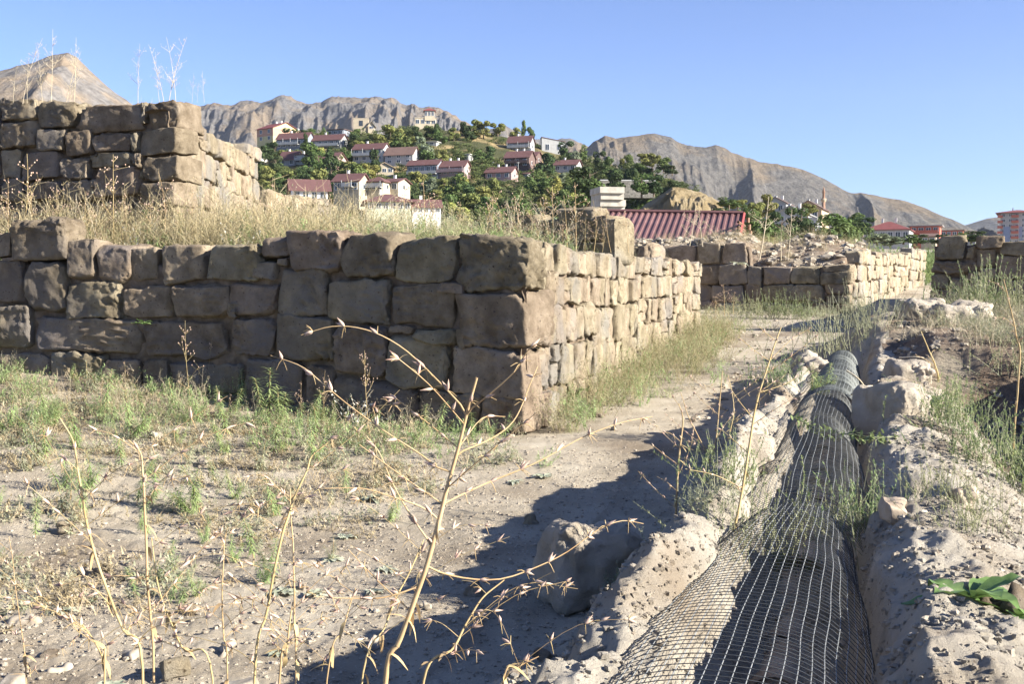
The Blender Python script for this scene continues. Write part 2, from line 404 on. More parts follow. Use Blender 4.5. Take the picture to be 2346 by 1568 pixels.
def mountain(name, crest, Yb, Yc, mat_, seed, amp=.22, fx=1/300., ncol=420, nrow=110, crumple=.05, zbase=None, spur=1.0):
    us = np.linspace(crest[0][0], crest[-1][0], ncol)
    vs = np.interp(us, [c[0] for c in crest], [c[1] for c in crest])
    r = [P(u, v, 1.0) for u, v in zip(us, vs)]
    ax = np.array([q[0] for q in r]); az = np.array([q[2]-EYE for q in r])
    t = np.concatenate([np.linspace(0, 1, nrow), np.linspace(1.03, 1.5, 12)])
    T, AX = np.meshgrid(t, ax, indexing='ij'); _, AZ = np.meshgrid(t, az, indexing='ij')
    Y = Yb + (Yc-Yb)*T
    warp = fbm(np.stack([AX*Yc*fx*.8, T*1.3, T*0+seed], -1).reshape(-1, 3), 3, seed).reshape(T.shape)
    X = AX*(Y*.55+Yc*.45)
    zc = AZ*Yc + EYE
    zb = G0(Yb) - 5
    up = np.where(T <= 1, T**1.12, 1-(T-1)*1.6)
    Z = zb + (zc - zb)*up
    p = np.stack([(AX*Yc)*fx + .9*warp*spur, T*1.5 + seed*3.1, T*0], -1).reshape(-1, 3)
    rg = ridged(p, 5, seed, .52).reshape(T.shape)
    env = np.clip(np.minimum(T*3, (1-T)*3.2 + .09), 0, 1)
    relief = (zc-zb).clip(40, None)
    Z = Z + env*amp*relief*np.minimum(rg-.62, .05)
    p2 = np.stack([X.ravel()*fx*5, Y.ravel()*fx*5, X.ravel()*0], -1)
    Z = Z + np.where(T <= 1, 1, .4)*crumple*relief*(ridged(p2, 4, seed+3, .6)-.3).reshape(T.shape)*np.clip(env+.12, 0, 1)
    n0, n1 = T.shape; idx = np.arange(n0*n1).reshape(n0, n1)
    fq = np.stack([idx[:-1, :-1], idx[:-1, 1:], idx[1:, 1:], idx[1:, :-1]], -1).reshape(-1, 4)
    mb = MB(); mb.add(np.stack([X.ravel(), Y.ravel(), Z.ravel()], -1), fq)
    return tag(mb.build(name, mat_), kind='structure')
mg1 = rockmat('grey_mountain', (.19, .18, .17), (.25, .20, .145), .008, .07, 20)
mg2 = rockmat('tan_mountain', (.165, .155, .14), (.21, .17, .122), .007, .06, 22)
mountain('mountains', [(440, 250), (470, 238), (500, 233), (530, 240), (560, 232), (600, 238), (625, 228), (650, 218), (680, 232), (700, 236), (735, 236), (760, 224), (790, 223), (830, 230), (860, 220), (880, 223), (905, 220), (930, 232), (960, 240), (985, 235), (1010, 244), (1040, 262), (1065, 278), (1100, 300), (1125, 294), (1155, 284), (1185, 298), (1215, 312), (1260, 316), (1285, 309), (1305, 309), (1340, 320), (1370, 332), (1480, 400), (1600, 470)], 1300, 2600, mg1, 3, .75, 1/300., 700, 190, .09)
mountain('mountains', [(1240, 470), (1300, 405), (1340, 345), (1365, 322), (1385, 310), (1410, 316), (1440, 312), (1470, 306), (1500, 303), (1530, 308), (1560, 318), (1590, 325), (1615, 322), (1640, 315), (1670, 325), (1710, 348), (1740, 360), (1780, 364), (1820, 372), (1860, 388), (1900, 408), (1950, 438), (1985, 440), (2030, 448), (2080, 458), (2130, 480), (2180, 502), (2230, 530), (2290, 570)], 900, 2200, mg2, 11, .85, 1/250., 600, 170, .05, spur=.8)
mountain('mountains', [(2080, 560), (2180, 525), (2230, 510), (2262, 500), (2320, 492), (2420, 470), (2560, 500), (2700, 540)], 2400, 3300, mg2, 17, .2, 1/500., 160, 60, .04)
mountain('mountains', [(-420, 330), (-250, 270), (-120, 215), (0, 163), (50, 145), (100, 133), (125, 124), (155, 117), (175, 128), (205, 160), (235, 185), (262, 207), (290, 226), (330, 262), (400, 330), (470, 400)], 700, 1300, rockmat('left_mountain', (.21, .195, .18), (.28, .22, .155), .012, .09, 7), 23, .16, 1/260., 320, 110, .05)

# ------------------------------------------------------------------ dry stone walls
_cube = {}
def cube_tpl(n):
    if n in _cube: return _cube[n]
    pts = {}; V = []; Fc = []
    def vid(p):
        k = (round(p[0], 5), round(p[1], 5), round(p[2], 5))
        if k not in pts: pts[k] = len(V); V.append(k)
        return pts[k]
    g = [math.sin((i/n*2-1)*math.pi/2*.82)/math.sin(math.pi/2*.82) for i in range(n+1)]
    for ax in range(3):
        for sg in (-1, 1):
            a, b = (ax+1) % 3, (ax+2) % 3
            ids = []
            for i in range(n+1):
                row = []
                for j in range(n+1):
                    p = [0, 0, 0]; p[ax] = sg; p[a] = g[i]; p[b] = g[j]; row.append(vid(p))
                ids.append(row)
            for i in range(n):
                for j in range(n):
                    q = [ids[i][j], ids[i+1][j], ids[i+1][j+1], ids[i][j+1]]
                    Fc.append(q if sg > 0 else q[::-1])
    _cube[n] = (np.array(V, float), np.array(Fc)); return _cube[n]
def stone_verts(h, seed, n=14, rough=1.0, rnd=.3, flat=False):
    """irregular roughly dressed block, half sizes h = (along, outward, up)"""
    rs = np.random.RandomState(seed)
    Q, Fc = cube_tpl(n); h = np.array(h, float)
    q = Q.copy()
    # uneven outline: corner offsets blended trilinearly
    off = rs.uniform(-1, 1, (2, 2, 2, 3))*np.array([.12, .10, .14])*rough
    w = (q+1)/2
    o = 0
    for i in (0, 1):
        for j in (0, 1):
            for k in (0, 1):
                ww = (w[:, 0] if i else 1-w[:, 0])*(w[:, 1] if j else 1-w[:, 1])*(w[:, 2] if k else 1-w[:, 2])
                o = o + ww[:, None]*off[i, j, k]
    r = rnd*min(h[0], h[2], h[1]*1.4)*rs.uniform(.7, 1.25)
    r = min(r, h.min()*.95)
    p = q*h
    inn = np.clip(p, -(h-r), h-r); d = p-inner if False else p-inn
    L = np.linalg.norm(d, axis=1)[:, None]; nrm = d/np.maximum(L, 1e-9)
    p = inn + nrm*r
    p = p + o*h
    sc_ = np.array(rs.uniform(-50, 50, 3))
    big = np.stack([fbm(p*4.2+sc_+k*9.1, 2, seed % 97+k) for k in range(3)], -1)
    p = p + big*.026*rough*np.array([1, .5, 1])
    # broken facets
    for k in range(6 if rnd > .115 else 2):
        nv = rs.normal(size=3); nv[1] = abs(nv[1])*.9; nv /= np.linalg.norm(nv); e_ = (np.abs(nv)*h).sum(); dd = e_*rs.uniform(.78, .96); ex = np.maximum(0, p @ nv - dd); p = p - np.minimum(ex, .07)[:, None]*nv*.85
    # chiselled face
    c = fbm(p*np.array([9, 9, 9])+sc_, 3, seed % 89+7)
    c2 = ridged(p*np.array([15, 15, 15])+sc_, 3, seed % 83+3)
    c3 = fbm(p*34+sc_, 2, seed % 83+5)
    rg = .5 + 1.0*(rs.rand()**1.5) 
    if flat: rg *= .45
    mk = sstep(-.15, .35, fbm(p*3.1+sc_, 2, seed % 71+1))
    am = (.016*c*rg + (.030*(c2-.25)+.012*c3)*mk*(.35+.65*rg) + .004*c3)*rough
    return p + nrm*am[:, None], Fc
class Line:
    def __init__(s, pts, out):
        s.p = np.array(pts, float); d = np.linalg.norm(np.diff(s.p, axis=0), axis=1); s.c = np.concatenate([[0], np.cumsum(d)]); s.L = s.c[-1]; s.out = out
    def at(s, t):
        i = int(np.clip(np.searchsorted(s.c, t, side='right')-1, 0, len(s.p)-2))
        d = (s.p[i+1]-s.p[i]); d = d/np.linalg.norm(d)
        n = np.array([-d[1], d[0]]);
        if np.dot(n, s.out) < 0: n = -n
        return s.p[i] + d*(t-s.c[i]), d, n
    def smooth(s, t):
        a, d0, n0 = s.at(max(t-.35, .0)); b, d1, n1 = s.at(min(t+.35, s.L)); c, _, _ = s.at(t)
        n = n0+n1; n /= np.linalg.norm(n); d = d0+d1; d /= np.linalg.norm(d); return c, d, n
    def hit(s, u, v):
        r = ray(u, v); best = None
        for i in range(len(s.p)-1):
            a = s.p[i]; d = s.p[i+1]-a
            # a + d*k = r.xy * t
            M2 = np.array([[d[0], -r[0]], [d[1], -r[1]]]); k, t = np.linalg.solve(M2, -a)
            lo = -1e-6 if i else -.6; hi = 1+1e-6 if i < len(s.p)-2 else 2
            if t > 0 and lo <= k <= hi: best = (s.c[i]+k*(s.c[i+1]-s.c[i]), EYE + r[2]*t); break
        return best
A1 = Line(A_FRONT, (0, -1)); A2L = Line(A_SIDE, (1, 0)); C1 = Line(C_FRONT, (0, -1)); C2 = Line(C_SIDE, (1, 0))
B1 = Line(B_FRONT, (0, -1)); B2 = Line(B_SIDE, (1, 0)); F1 = Line([(6.85, 18.0), (11.35, 15.85)], (0, -1))
SEED = [100]
def put_stone(dst, line, s0, s1, z0, z1, depth=.34, prot=0.0, n=12, rough=1.0, rnd=.13, m='stone', name='stone_block', rot=0, flat=False, gap=.008):
    SEED[0] += 1
    h = np.array([max(.02, (s1-s0)/2-gap), depth/2, max(.02, (z1-z0)/2-gap)])
    V, Fc = stone_verts(h, SEED[0], n, rough, rnd, flat)
    c, d, nn = line.smooth((s0+s1)/2)
    if rot:
        ca, sa = math.cos(rot), math.sin(rot)
        V = np.stack([V[:, 0]*ca-V[:, 2]*sa, V[:, 1], V[:, 0]*sa+V[:, 2]*ca], -1)
    y = V[:, 1] - depth/2 + prot
    W = np.stack([c[0]+d[0]*V[:, 0]+nn[0]*y, c[1]+d[1]*V[:, 0]+nn[1]*y, (z0+z1)/2+V[:, 2]], -1)
    # handedness
    if d[0]*nn[1]-d[1]*nn[0] < 0: Fc = Fc[:, ::-1]
    if isinstance(dst, MB): dst.add(W, Fc); return
    mb = MB(); mb.add(W, Fc)
    return mb.build(name, M[m], dst)
def core(dst, line, s0, s1, zb, ztop, back=.35, off=.07, m='mud', res=.05, name='earth_core'):
    """earth and small rubble between and behind the face stones: front sheet plus the top of the wall"""
    ns = max(6, int((s1-s0)/res)); S = np.linspace(s0, s1, ns)
    nz = 26
    rows = []
    for k in range(nz+8):
        row = []
        for s in S:
            c, d, nn = line.smooth(s)
            zt = ztop(s) if callable(ztop) else ztop
            b = zb(s) if callable(zb) else zb
            if k < nz: z = b + (zt-b)*k/(nz-1); o = -off
            else: z = zt + .012*(k-nz+1)*0; o = -off - (back-off)*(k-nz+1)/8
            row.append((c[0]+nn[0]*o, c[1]+nn[1]*o, z, nn[0], nn[1]))
        rows.append(row)
    R = np.array(rows).reshape(-1, 5); p = R[:, :3]
    q = fbm(p*6, 3, 61)*.055 + ridged(p*17, 2, 63)*.02
    k = (np.arange(nz+8) >= nz).repeat(ns)
    V = p + np.stack([R[:, 3]*q*(1-k), R[:, 4]*q*(1-k), q*k*.7], -1)
    idx = np.arange((nz+8)*ns).reshape(nz+8, ns)
    mb = MB(); mb.add(V, np.stack([idx[:-1, :-1], idx[:-1, 1:], idx[1:, 1:], idx[1:, :-1]], -1).reshape(-1, 4))
    return mb.build(name, M[m], dst)
def px_stones(wall, line, rects, n, seed, depth=.36, rough=1.0, rot=.04, **kw):
    rs = random.Random(seed)
    for r in rects:
        u0, v0, u1, v1 = r[:4]
        a = line.hit(u0, (v0+v1)/2); b = line.hit(u1, (v0+v1)/2)
        if a is None or b is None: continue
        zt = line.hit((u0+u1)/2, v0)[1]; zb = line.hit((u0+u1)/2, v1)[1]
        s0, s1 = sorted((a[0], b[0])); z0, z1 = sorted((zb, zt))
        kk = dict(kw)
        if len(r) > 4: kk.update(r[4])
        kk.setdefault('depth', depth)
        put_stone(wall, line, s0, s1, z0, z1, prot=kk.pop('prot', rs.uniform(-.005, .045)), n=n, rough=rough, rot=kk.pop('rot', rs.uniform(-rot, rot)), **kk)
def rows_of_stones(wall, line, s_start, s_end, zs, wmin, wmax, n, seed, top=None, jag=.03, skip=None, stuff=None, **kw):
    """courses between heights zs; each course is cut into stones of uneven length"""
    rs = random.Random(seed); cnt = 0
    for k in range(len(zs)-1):
        s = s_start if not callable(s_start) else s_start(k)
        while s < s_end-.08:
            w = rs.uniform(wmin, wmax)
            if rs.random() < .18: w *= .62
            w = min(w, s_end-s)
            if s_end-(s+w) < wmin*.45: w = s_end-s
            z0 = zs[k] + rs.uniform(-jag, jag)*.5; z1 = zs[k+1] + rs.uniform(-jag, jag)
            sh = top(s+w/2) if top else 9
            if z0 < sh-.10:
                z1 = min(z1, sh+.04)
                if not (skip and skip(s, w, z0, z1)):
                    split = rs.random() < .14 and w > wmin
                    if split:
                        zm = z0+(z1-z0)*rs.uniform(.35, .65)
                        put_stone(wall, line, s, s+w, z0, zm, prot=rs.uniform(-.01, .03), n=n, rot=rs.uniform(-.03, .03), **kw)
                        put_stone(wall, line, s, s+w*rs.uniform(.8, 1), zm, z1, prot=rs.uniform(-.01, .03), n=n, rot=rs.uniform(-.05, .05), **kw)
                        cnt += 2
                    else:
                        put_stone(wall, line, s, s+w, z0, z1, prot=rs.uniform(-.015, .04), n=n, rot=rs.uniform(-.04, .04), **kw); cnt += 1
            s += w
    return cnt

# --- wall in the foreground: shaded face to the left of its corner, sunlit side running away
wa = empty('stone_wall', (.13, 8.75, 0), 0, 'long tan stone wall in the middle, its corner nearest the camera', 'wall', 'ruined walls of rough stone blocks')
wa['kind'] = 'thing'
def par(o, w): 
    o.parent = w; o.matrix_parent_inverse.identity(); o.location = (-w.location[0], -w.location[1], -w.location[2])
_build = MB.build
def build2(s, name, mats, parent=None, smooth=True, loc=None):
    o = _build(s, name, mats, parent, smooth, loc)
    if parent is not None and parent.type == 'EMPTY' and loc is None:
        me = o.data; p = parent
        Mi = p.matrix_basis.inverted(); me.transform(Mi)
    return o
MB.build = build2
D3 = dict(depth=.50)
rects = [
 (-40, 533, 20, 592), (22, 508, 156, 602, dict(prot=.06, rnd=.3)), (155, 552, 216, 642), (219, 560, 300, 650), (288, 562, 358, 645, dict(prot=-.02)), (359, 560, 470, 650), (472, 562, 594, 642),
 (595, 543, 666, 592), (578, 600, 636, 642), (636, 590, 662, 612), (665, 528, 789, 624, dict(prot=.05)), (788, 536, 905, 637), (906, 548, 1050, 650), (1054, 544, 1205, 668, dict(depth=.34, prot=.0, rnd=.10)),
 (-60, 597, 57, 697), (60, 604, 152, 714), (149, 650, 274, 728), (281, 655, 397, 731), (398, 652, 520, 731), (522, 648, 630, 723), (632, 616, 756, 724), (756, 642, 889, 742), (890, 652, 1044, 750), (1000, 645, 1062, 672), (1050, 668, 1205, 800, dict(depth=.5, prot=.0, rnd=.10)),
 (-40, 705, 70, 800), (77, 724, 324, 808), (325, 737, 524, 822), (530, 727, 627, 813), (633, 720, 765, 832), (766, 744, 886, 862), (888, 764, 1026, 892), (888, 744, 950, 764), (950, 752, 1046, 790), (1028, 802, 1205, 906, dict(depth=.33, prot=.0, rnd=.10)),
 (-40, 806, 118, 874), (120, 810, 238, 884), (240, 820, 320, 890), (321, 824, 390, 900), (391, 826, 458, 902), (458, 835, 556, 905), (558, 818, 692, 925), (694, 836, 762, 930), (764, 868, 958, 972), (960, 898, 1102, 990), (1104, 908, 1205, 995, dict(depth=.48, prot=.0, rnd=.10)),
 (-40, 878, 110, 940), (110, 888, 300, 950), (300, 902, 450, 955), (452, 906, 600, 960), (602, 928, 762, 985), (764, 975, 900, 1010), (902, 990, 1060, 1020),
 (0, 588, 58, 600), (1046, 750, 1070, 800), (524, 690, 545, 726),
]
px_stones(wa, A1, rects, 28, 7, rot=.045)
rs_ = random.Random(5)
for i in range(46):       # small chinking stones in the joints
    u = rs_.uniform(20, 1180); v = rs_.uniform(600, 960); h_ = A1.hit(u, v)
    if i < 22:
        # along the bed joints
        pass
zA = [-.08, .30, .66, 1.0, 1.30, 1.56]
def topA(s): return float(np.interp(s, [0, 1.2, 1.8, 2.6, 4.5, 5.2, 7.5, 9.7], [1.55, 1.56, 1.46, 1.52, 1.50, 1.56, 1.54, 1.60]))
gA = lambda s: H1(*(A2L.smooth(s)[0]+np.array([.4, 0])))
def zrow(s, k): return 0
# the side is built in stretches so that its courses climb with the ground
stt = [(.0, 2.4, [-.10, .30, .68, 1.02, 1.30, 1.55]), (2.4, 4.9, [.0, .28, .60, .98, 1.28, 1.54]), (4.9, 7.4, [.10, .40, .72, 1.04, 1.34, 1.55]), (7.4, A2L.L, [.20, .50, .80, 1.08, 1.36, 1.56])]
for i, (s0, s1, zs) in enumerate(stt):
    f0 = (lambda k: [.46, .32, .48, .32, .33, .33][k]) if i == 0 else s0
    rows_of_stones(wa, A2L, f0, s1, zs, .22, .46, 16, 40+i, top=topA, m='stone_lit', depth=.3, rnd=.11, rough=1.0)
core(wa, A1, .05, A1.L-.2, -.2, lambda s: float(np.interp(s, [0, 2, 3, 6, 8], [1.46, 1.44, 1.38, 1.42, 1.45])), off=.068)
core(wa, A2L, .05, A2L.L, -.2, lambda s: topA(s)-.06, m='mud', off=.08)
# end of the side wall
# --- upper wall on the terrace, left
wc = empty('stone_wall', (-3.8, 12.5, 1.5), 0, 'high stone wall at upper left on the terrace, broken down at its right', 'wall', 'ruined walls of rough stone blocks')
wc['kind'] = 'thing'
rects = [(-80, 228, -2, 277), (0, 230, 84, 277), (84, 234, 174, 294), (176, 240, 321, 301), (321, 232, 333, 284), (334, 230, 404, 298, dict(depth=.5, rnd=.16, prot=.0)),
 (-80, 278, -2, 340), (0, 279, 88, 341), (87, 293, 151, 346), (153, 299, 210, 356), (211, 304, 296, 347), (297, 302, 315, 350), (316, 293, 408, 355, dict(depth=.38, rnd=.12)),
 (-80, 342, -2, 405), (0, 342, 49, 405), (52, 348, 140, 411), (141, 358, 200, 411), (202, 348, 301, 382), (302, 351, 326, 382), (327, 355, 408, 417, dict(depth=.5, rnd=.12)),
 (-80, 408, 0, 462), (2, 411, 52, 460), (54, 414, 144, 461), (146, 416, 220, 463), (222, 381, 317, 450), (318, 386, 330, 412), (320, 415, 408, 474, dict(depth=.42, rnd=.12))]
px_stones(wc, C1, rects, 18, 11, rot=.025)
rows_of_stones(wc, C1, .0, 8.2, [1.35, 1.75, 2.14], .4, .75, 10, 61, depth=.4)
def topC(s): return float(np.interp(s, [0, .5, .75, 1.2, 1.6, 2.6, 3.8, 4.6, 5.5], [3.24, 3.22, 3.22, 3.2, 3.1, 3.15, 3.24, 3.34, 3.38]))
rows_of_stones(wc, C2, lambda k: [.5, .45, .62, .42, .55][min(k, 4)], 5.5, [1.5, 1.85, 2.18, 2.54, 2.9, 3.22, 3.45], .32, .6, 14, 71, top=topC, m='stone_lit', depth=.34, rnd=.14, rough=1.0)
core(wc, C1, .05, 8.2, 1.3, 3.12, off=.09); core(wc, C2, .05, 5.5, 1.3, lambda s: topC(s)-.06, off=.09)
# loose remains of its far end
CR = Line([(-4.05, 18.2), (-3.2, 20.5)], (1, 0))
cr = empty('fallen_stones', (-3.7, 19, 1.9), 0, 'low sunlit heap of fallen blocks right of the upper left wall, half hidden in weeds', 'rubble')
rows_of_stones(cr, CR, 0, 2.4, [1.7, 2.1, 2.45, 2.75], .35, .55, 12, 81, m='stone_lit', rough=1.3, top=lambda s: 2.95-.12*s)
# --- cross wall in the middle distance
wb = empty('stone_wall', (7.4, 24, .5), 0, 'shaded stone wall across the middle distance with rubble on top and sunlit right side', 'wall', 'ruined walls of rough stone blocks')
wb['kind'] = 'thing'
def topB(s): return 1.66 if s < 2.25 else 2.14
rows_of_stones(wb, B1, 0, 2.3, [.42, .82, 1.22, 1.66], .5, .75, 14, 91, depth=.4)
rows_of_stones(wb, B1, 2.3, 6.0, [.42, .82, 1.22, 1.68, 2.14], .5, .85, 14, 92, depth=.4)
topB2 = lambda s: float(np.interp(s, [0, .8, 1.0, 2.6, 2.8, 4, 6, 9, 10, 13], [1.68, 1.68, 1.98, 2.02, 1.90, 2.0, 2.05, 2.05, 2.3, 2.3]))
def zB(k): return 0
for (s0, s1, zs) in [(.4, 2.6, [.50, .92, 1.30, 1.68, 2.02]), (2.6, 5.5, [.62, 1.0, 1.36, 1.70, 2.04]), (5.5, 9, [.82, 1.16, 1.46, 1.76, 2.06]), (9, 13, [1.05, 1.36, 1.66, 2.0, 2.32])]:
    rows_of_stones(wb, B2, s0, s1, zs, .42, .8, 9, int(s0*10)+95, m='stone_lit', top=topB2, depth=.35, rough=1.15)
core(wb, B1, .05, 6, .3, lambda s: topB(s)-.06, off=.09); core(wb, B2, .05, 13, .3, lambda s: topB2(s)-.06, off=.09)
# --- wall at the right edge
wf = empty('stone_wall', (6.85, 18, .8), 0, 'dark shaded stone wall at the right edge beyond the rock outcrop', 'wall', 'ruined walls of rough stone blocks')
wf['kind'] = 'thing'
rects = [(2146, 540, 2212, 596, dict(prot=.03)), (2212, 566, 2232, 592), (2236, 540, 2300, 572), (2134, 598, 2222, 626), (2232, 572, 2288, 614), (2290, 552, 2400, 584), (2132, 628, 2176, 664), (2178, 636, 2216, 664), (2244, 614, 2284, 642), (2286, 584, 2400, 640), (2216, 624, 2244, 642), (2218, 642, 2268, 670), (2128, 666, 2200, 702), (2202, 672, 2270, 706), (2270, 644, 2400, 676), (2272, 680, 2400, 712)]
px_stones(wf, F1, rects, 16, 17, rot=.03, depth=.45)
rows_of_stones(wf, F1, 2.6, 4.9, [.8, 1.2, 1.6, 2.0], .5, .7, 8, 18)
core(wf, F1, .05, 4.9, .6, 1.84, off=.09)
# --- low wall and leaning slabs on the terrace
wd = empty('stone_wall', (1.2, 13.4, 1.5), 0, 'low remains of a stone wall on the terrace, half buried in tall dry weeds', 'wall', 'ruined walls of rough stone blocks')
wd['kind'] = 'thing'
DL = Line([P(1385, 560, 13.2)[:2], P(1112, 560, 14.6)[:2]], (0, -1)); DS = Line([P(1388, 560, 13.2)[:2], P(1440, 560, 15.2)[:2]], (1, 0))
rows_of_stones(wd, DL, 0, DL.L, [1.4, 1.74, 2.02], .45, .75, 14, 111, depth=.4)
put_stone(wd, DL, .2, .8, 1.98, 2.16, n=12, rnd=.4); put_stone(wd, DL, 1.1, 1.5, 1.98, 2.12, n=12, rnd=.4)
core(wd, DL, 0, DL.L, 1.3, 1.9)
sl = empty('stone_slab', P(1424, 575, 12.4), 0, 'upright pale cracked slab on the terrace beside the red shed roof', 'stone')
SL = Line([P(1455, 560, 12.5)[:2], P(1402, 560, 12.3)[:2]], (0, -1))
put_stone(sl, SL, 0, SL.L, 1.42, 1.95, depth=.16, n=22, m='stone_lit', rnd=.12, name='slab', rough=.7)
sl2 = empty('standing_stone', P(1508, 585, 16.5), 0, 'rounded upright block standing on the long wall just left of the cross wall', 'stone')
SL2 = Line([P(1532, 580, 16.0)[:2], P(1488, 580, 15.7)[:2]], (0, -1))
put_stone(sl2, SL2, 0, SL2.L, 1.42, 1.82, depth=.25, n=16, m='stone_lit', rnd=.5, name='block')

# ------------------------------------------------------------------ town hill
HC = [(430, 372), (560, 345), (600, 330), (660, 318), (700, 308), (800, 305), (870, 306), (950, 296), (1030, 298), (1100, 305), (1160, 318), (1240, 336), (1320, 356), (1390, 380), (1450, 394), (1500, 402), (1540, 412), (1600, 440), (1650, 470), (1690, 505), (1730, 540), (1790, 585)]
hu = np.array([c[0] for c in HC]); hv = np.array([c[1] for c in HC])
def hill_t2p(u, t):
    vc = np.interp(u, hu, hv); Yc = np.interp(u, [1350, 1500, 1780], [430, 330, 260])
    v = 576 + (vc-576)*t; Y = 225 + (Yc-225)*t
    return v, Y
def hill_Y(u, v):
    vc = np.interp(u, hu, hv); Yc = np.interp(u, [1350, 1500, 1780], [430, 330, 260])
    t = np.clip((576-v)/(576-vc), 0, 1); return 225 + (Yc-225)*t
us = np.linspace(430, 1790, 300); ts = np.concatenate([np.linspace(0, 1, 110)])
V3 = []
for t in ts:
    v, Y = hill_t2p(us, t)
    a = (us-1173)/F; b = -(v-784)/F; ry = CP+b*SP; rz = -SP+b*CP; k = Y/ry
    V3.append(np.stack([a*k, Y, EYE+rz*k], -1))
top = V3[-1].copy()
for k in range(1, 9):
    q = top.copy(); q[:, 1] += 12*k; q[:, 2] -= 1.2*k*k; V3.append(q)
V3 = np.array(V3); n0, n1 = V3.shape[:2]; Vf = V3.reshape(-1, 3)
Vf[:, 2] += 1.3*fbm(Vf*.05, 3, 71) + .5*fbm(Vf*.3, 3, 73)
idx = np.arange(n0*n1).reshape(n0, n1)
hb = MB(); hb.add(Vf, np.stack([idx[:-1, :-1], idx[:-1, 1:], idx[1:, 1:], idx[1:, :-1]], -1).reshape(-1, 4))
M['hill'] = mat('dry_hillside', [(.22, .17, .09), (.40, .30, .15), (.50, .38, .20)], .08, 1, 1, .8, 1.2, patch=((.075, .08, .035), .06, .36, .50))
tag(hb.build('hills', M['hill']), kind='structure')
M['cliff'] = mat('sandy_cliff', [(.20, .15, .07), (.36, .28, .16), (.46, .38, .25)], .22, 1, 1, .5, 2.0)
def cliff(crest, Yb, Yc, seed, amp):
    n = len(bpy.data.objects)
    mountain('hills', crest, Yb, Yc, M['cliff'], seed, amp, 1/17., 220, 100, .075)
cliff([(1440, 500), (1480, 462), (1515, 440), (1540, 430), (1580, 427), (1615, 434), (1648, 462), (1668, 492), (1700, 540), (1740, 600)], 175, 235, 31, .30)

# ------------------------------------------------------------------ houses
def flat(name, c, rough=.85, spec=.2, **k): return mat(name, [tuple(x*.86 for x in c), c, tuple(min(1, x*1.08) for x in c)], .7, rough, 0, spec=spec, detail=4, **k)
HM = dict(bright=flat('sunlit_white_plaster', (.78, .78, .77)), maroon=flat('maroon_metal_roof', (.13, .068, .064), .8), brown=flat('brown_roof', (.17, .11, .09), .8), red=flat('red_roof', (.19, .065, .06), .8),  # bright: lit copy of the white plaster, sun painted into its colour
          white=flat('white_plaster', (.42, .42, .40)), cream=flat('cream_plaster', (.44, .38, .28)), beige=flat('beige_plaster', (.36, .31, .23)), blue=flat('blue_grey_plaster', (.20, .22, .26)),  # white is darkened to suit shaded fronts
          grey=flat('grey_plaster', (.26, .26, .26)), lgrey=flat('light_grey_plaster', (.38, .38, .37)), yellow=flat('yellow_plaster', (.50, .44, .24)), salmon=flat('salmon_plaster', (.42, .26, .19)), pink=flat('pink_plaster', (.34, .24, .23)),
          dark=flat('dark_timber', (.13, .09, .08)), mint=flat('pale_green_plaster', (.50, .53, .40)), orange=flat('orange_red_plaster', (.40, .13, .09)), brick=flat('brown_brick', (.26, .16, .11)), tan=flat('tan_render', (.42, .32, .22)))
M['pane'] = flat('window_glass', (.04, .05, .06), .15, .5); M['frame'] = flat('white_window_frame', (.66, .66, .66)); M['shade'] = flat('dark_recess', (.05, .05, .05))
M['metal'] = flat('chimney_white', (.70, .68, .64)); M['solar'] = flat('black_metal', (.06, .06, .07))
HOUSES = []
YAW = math.radians(-19)
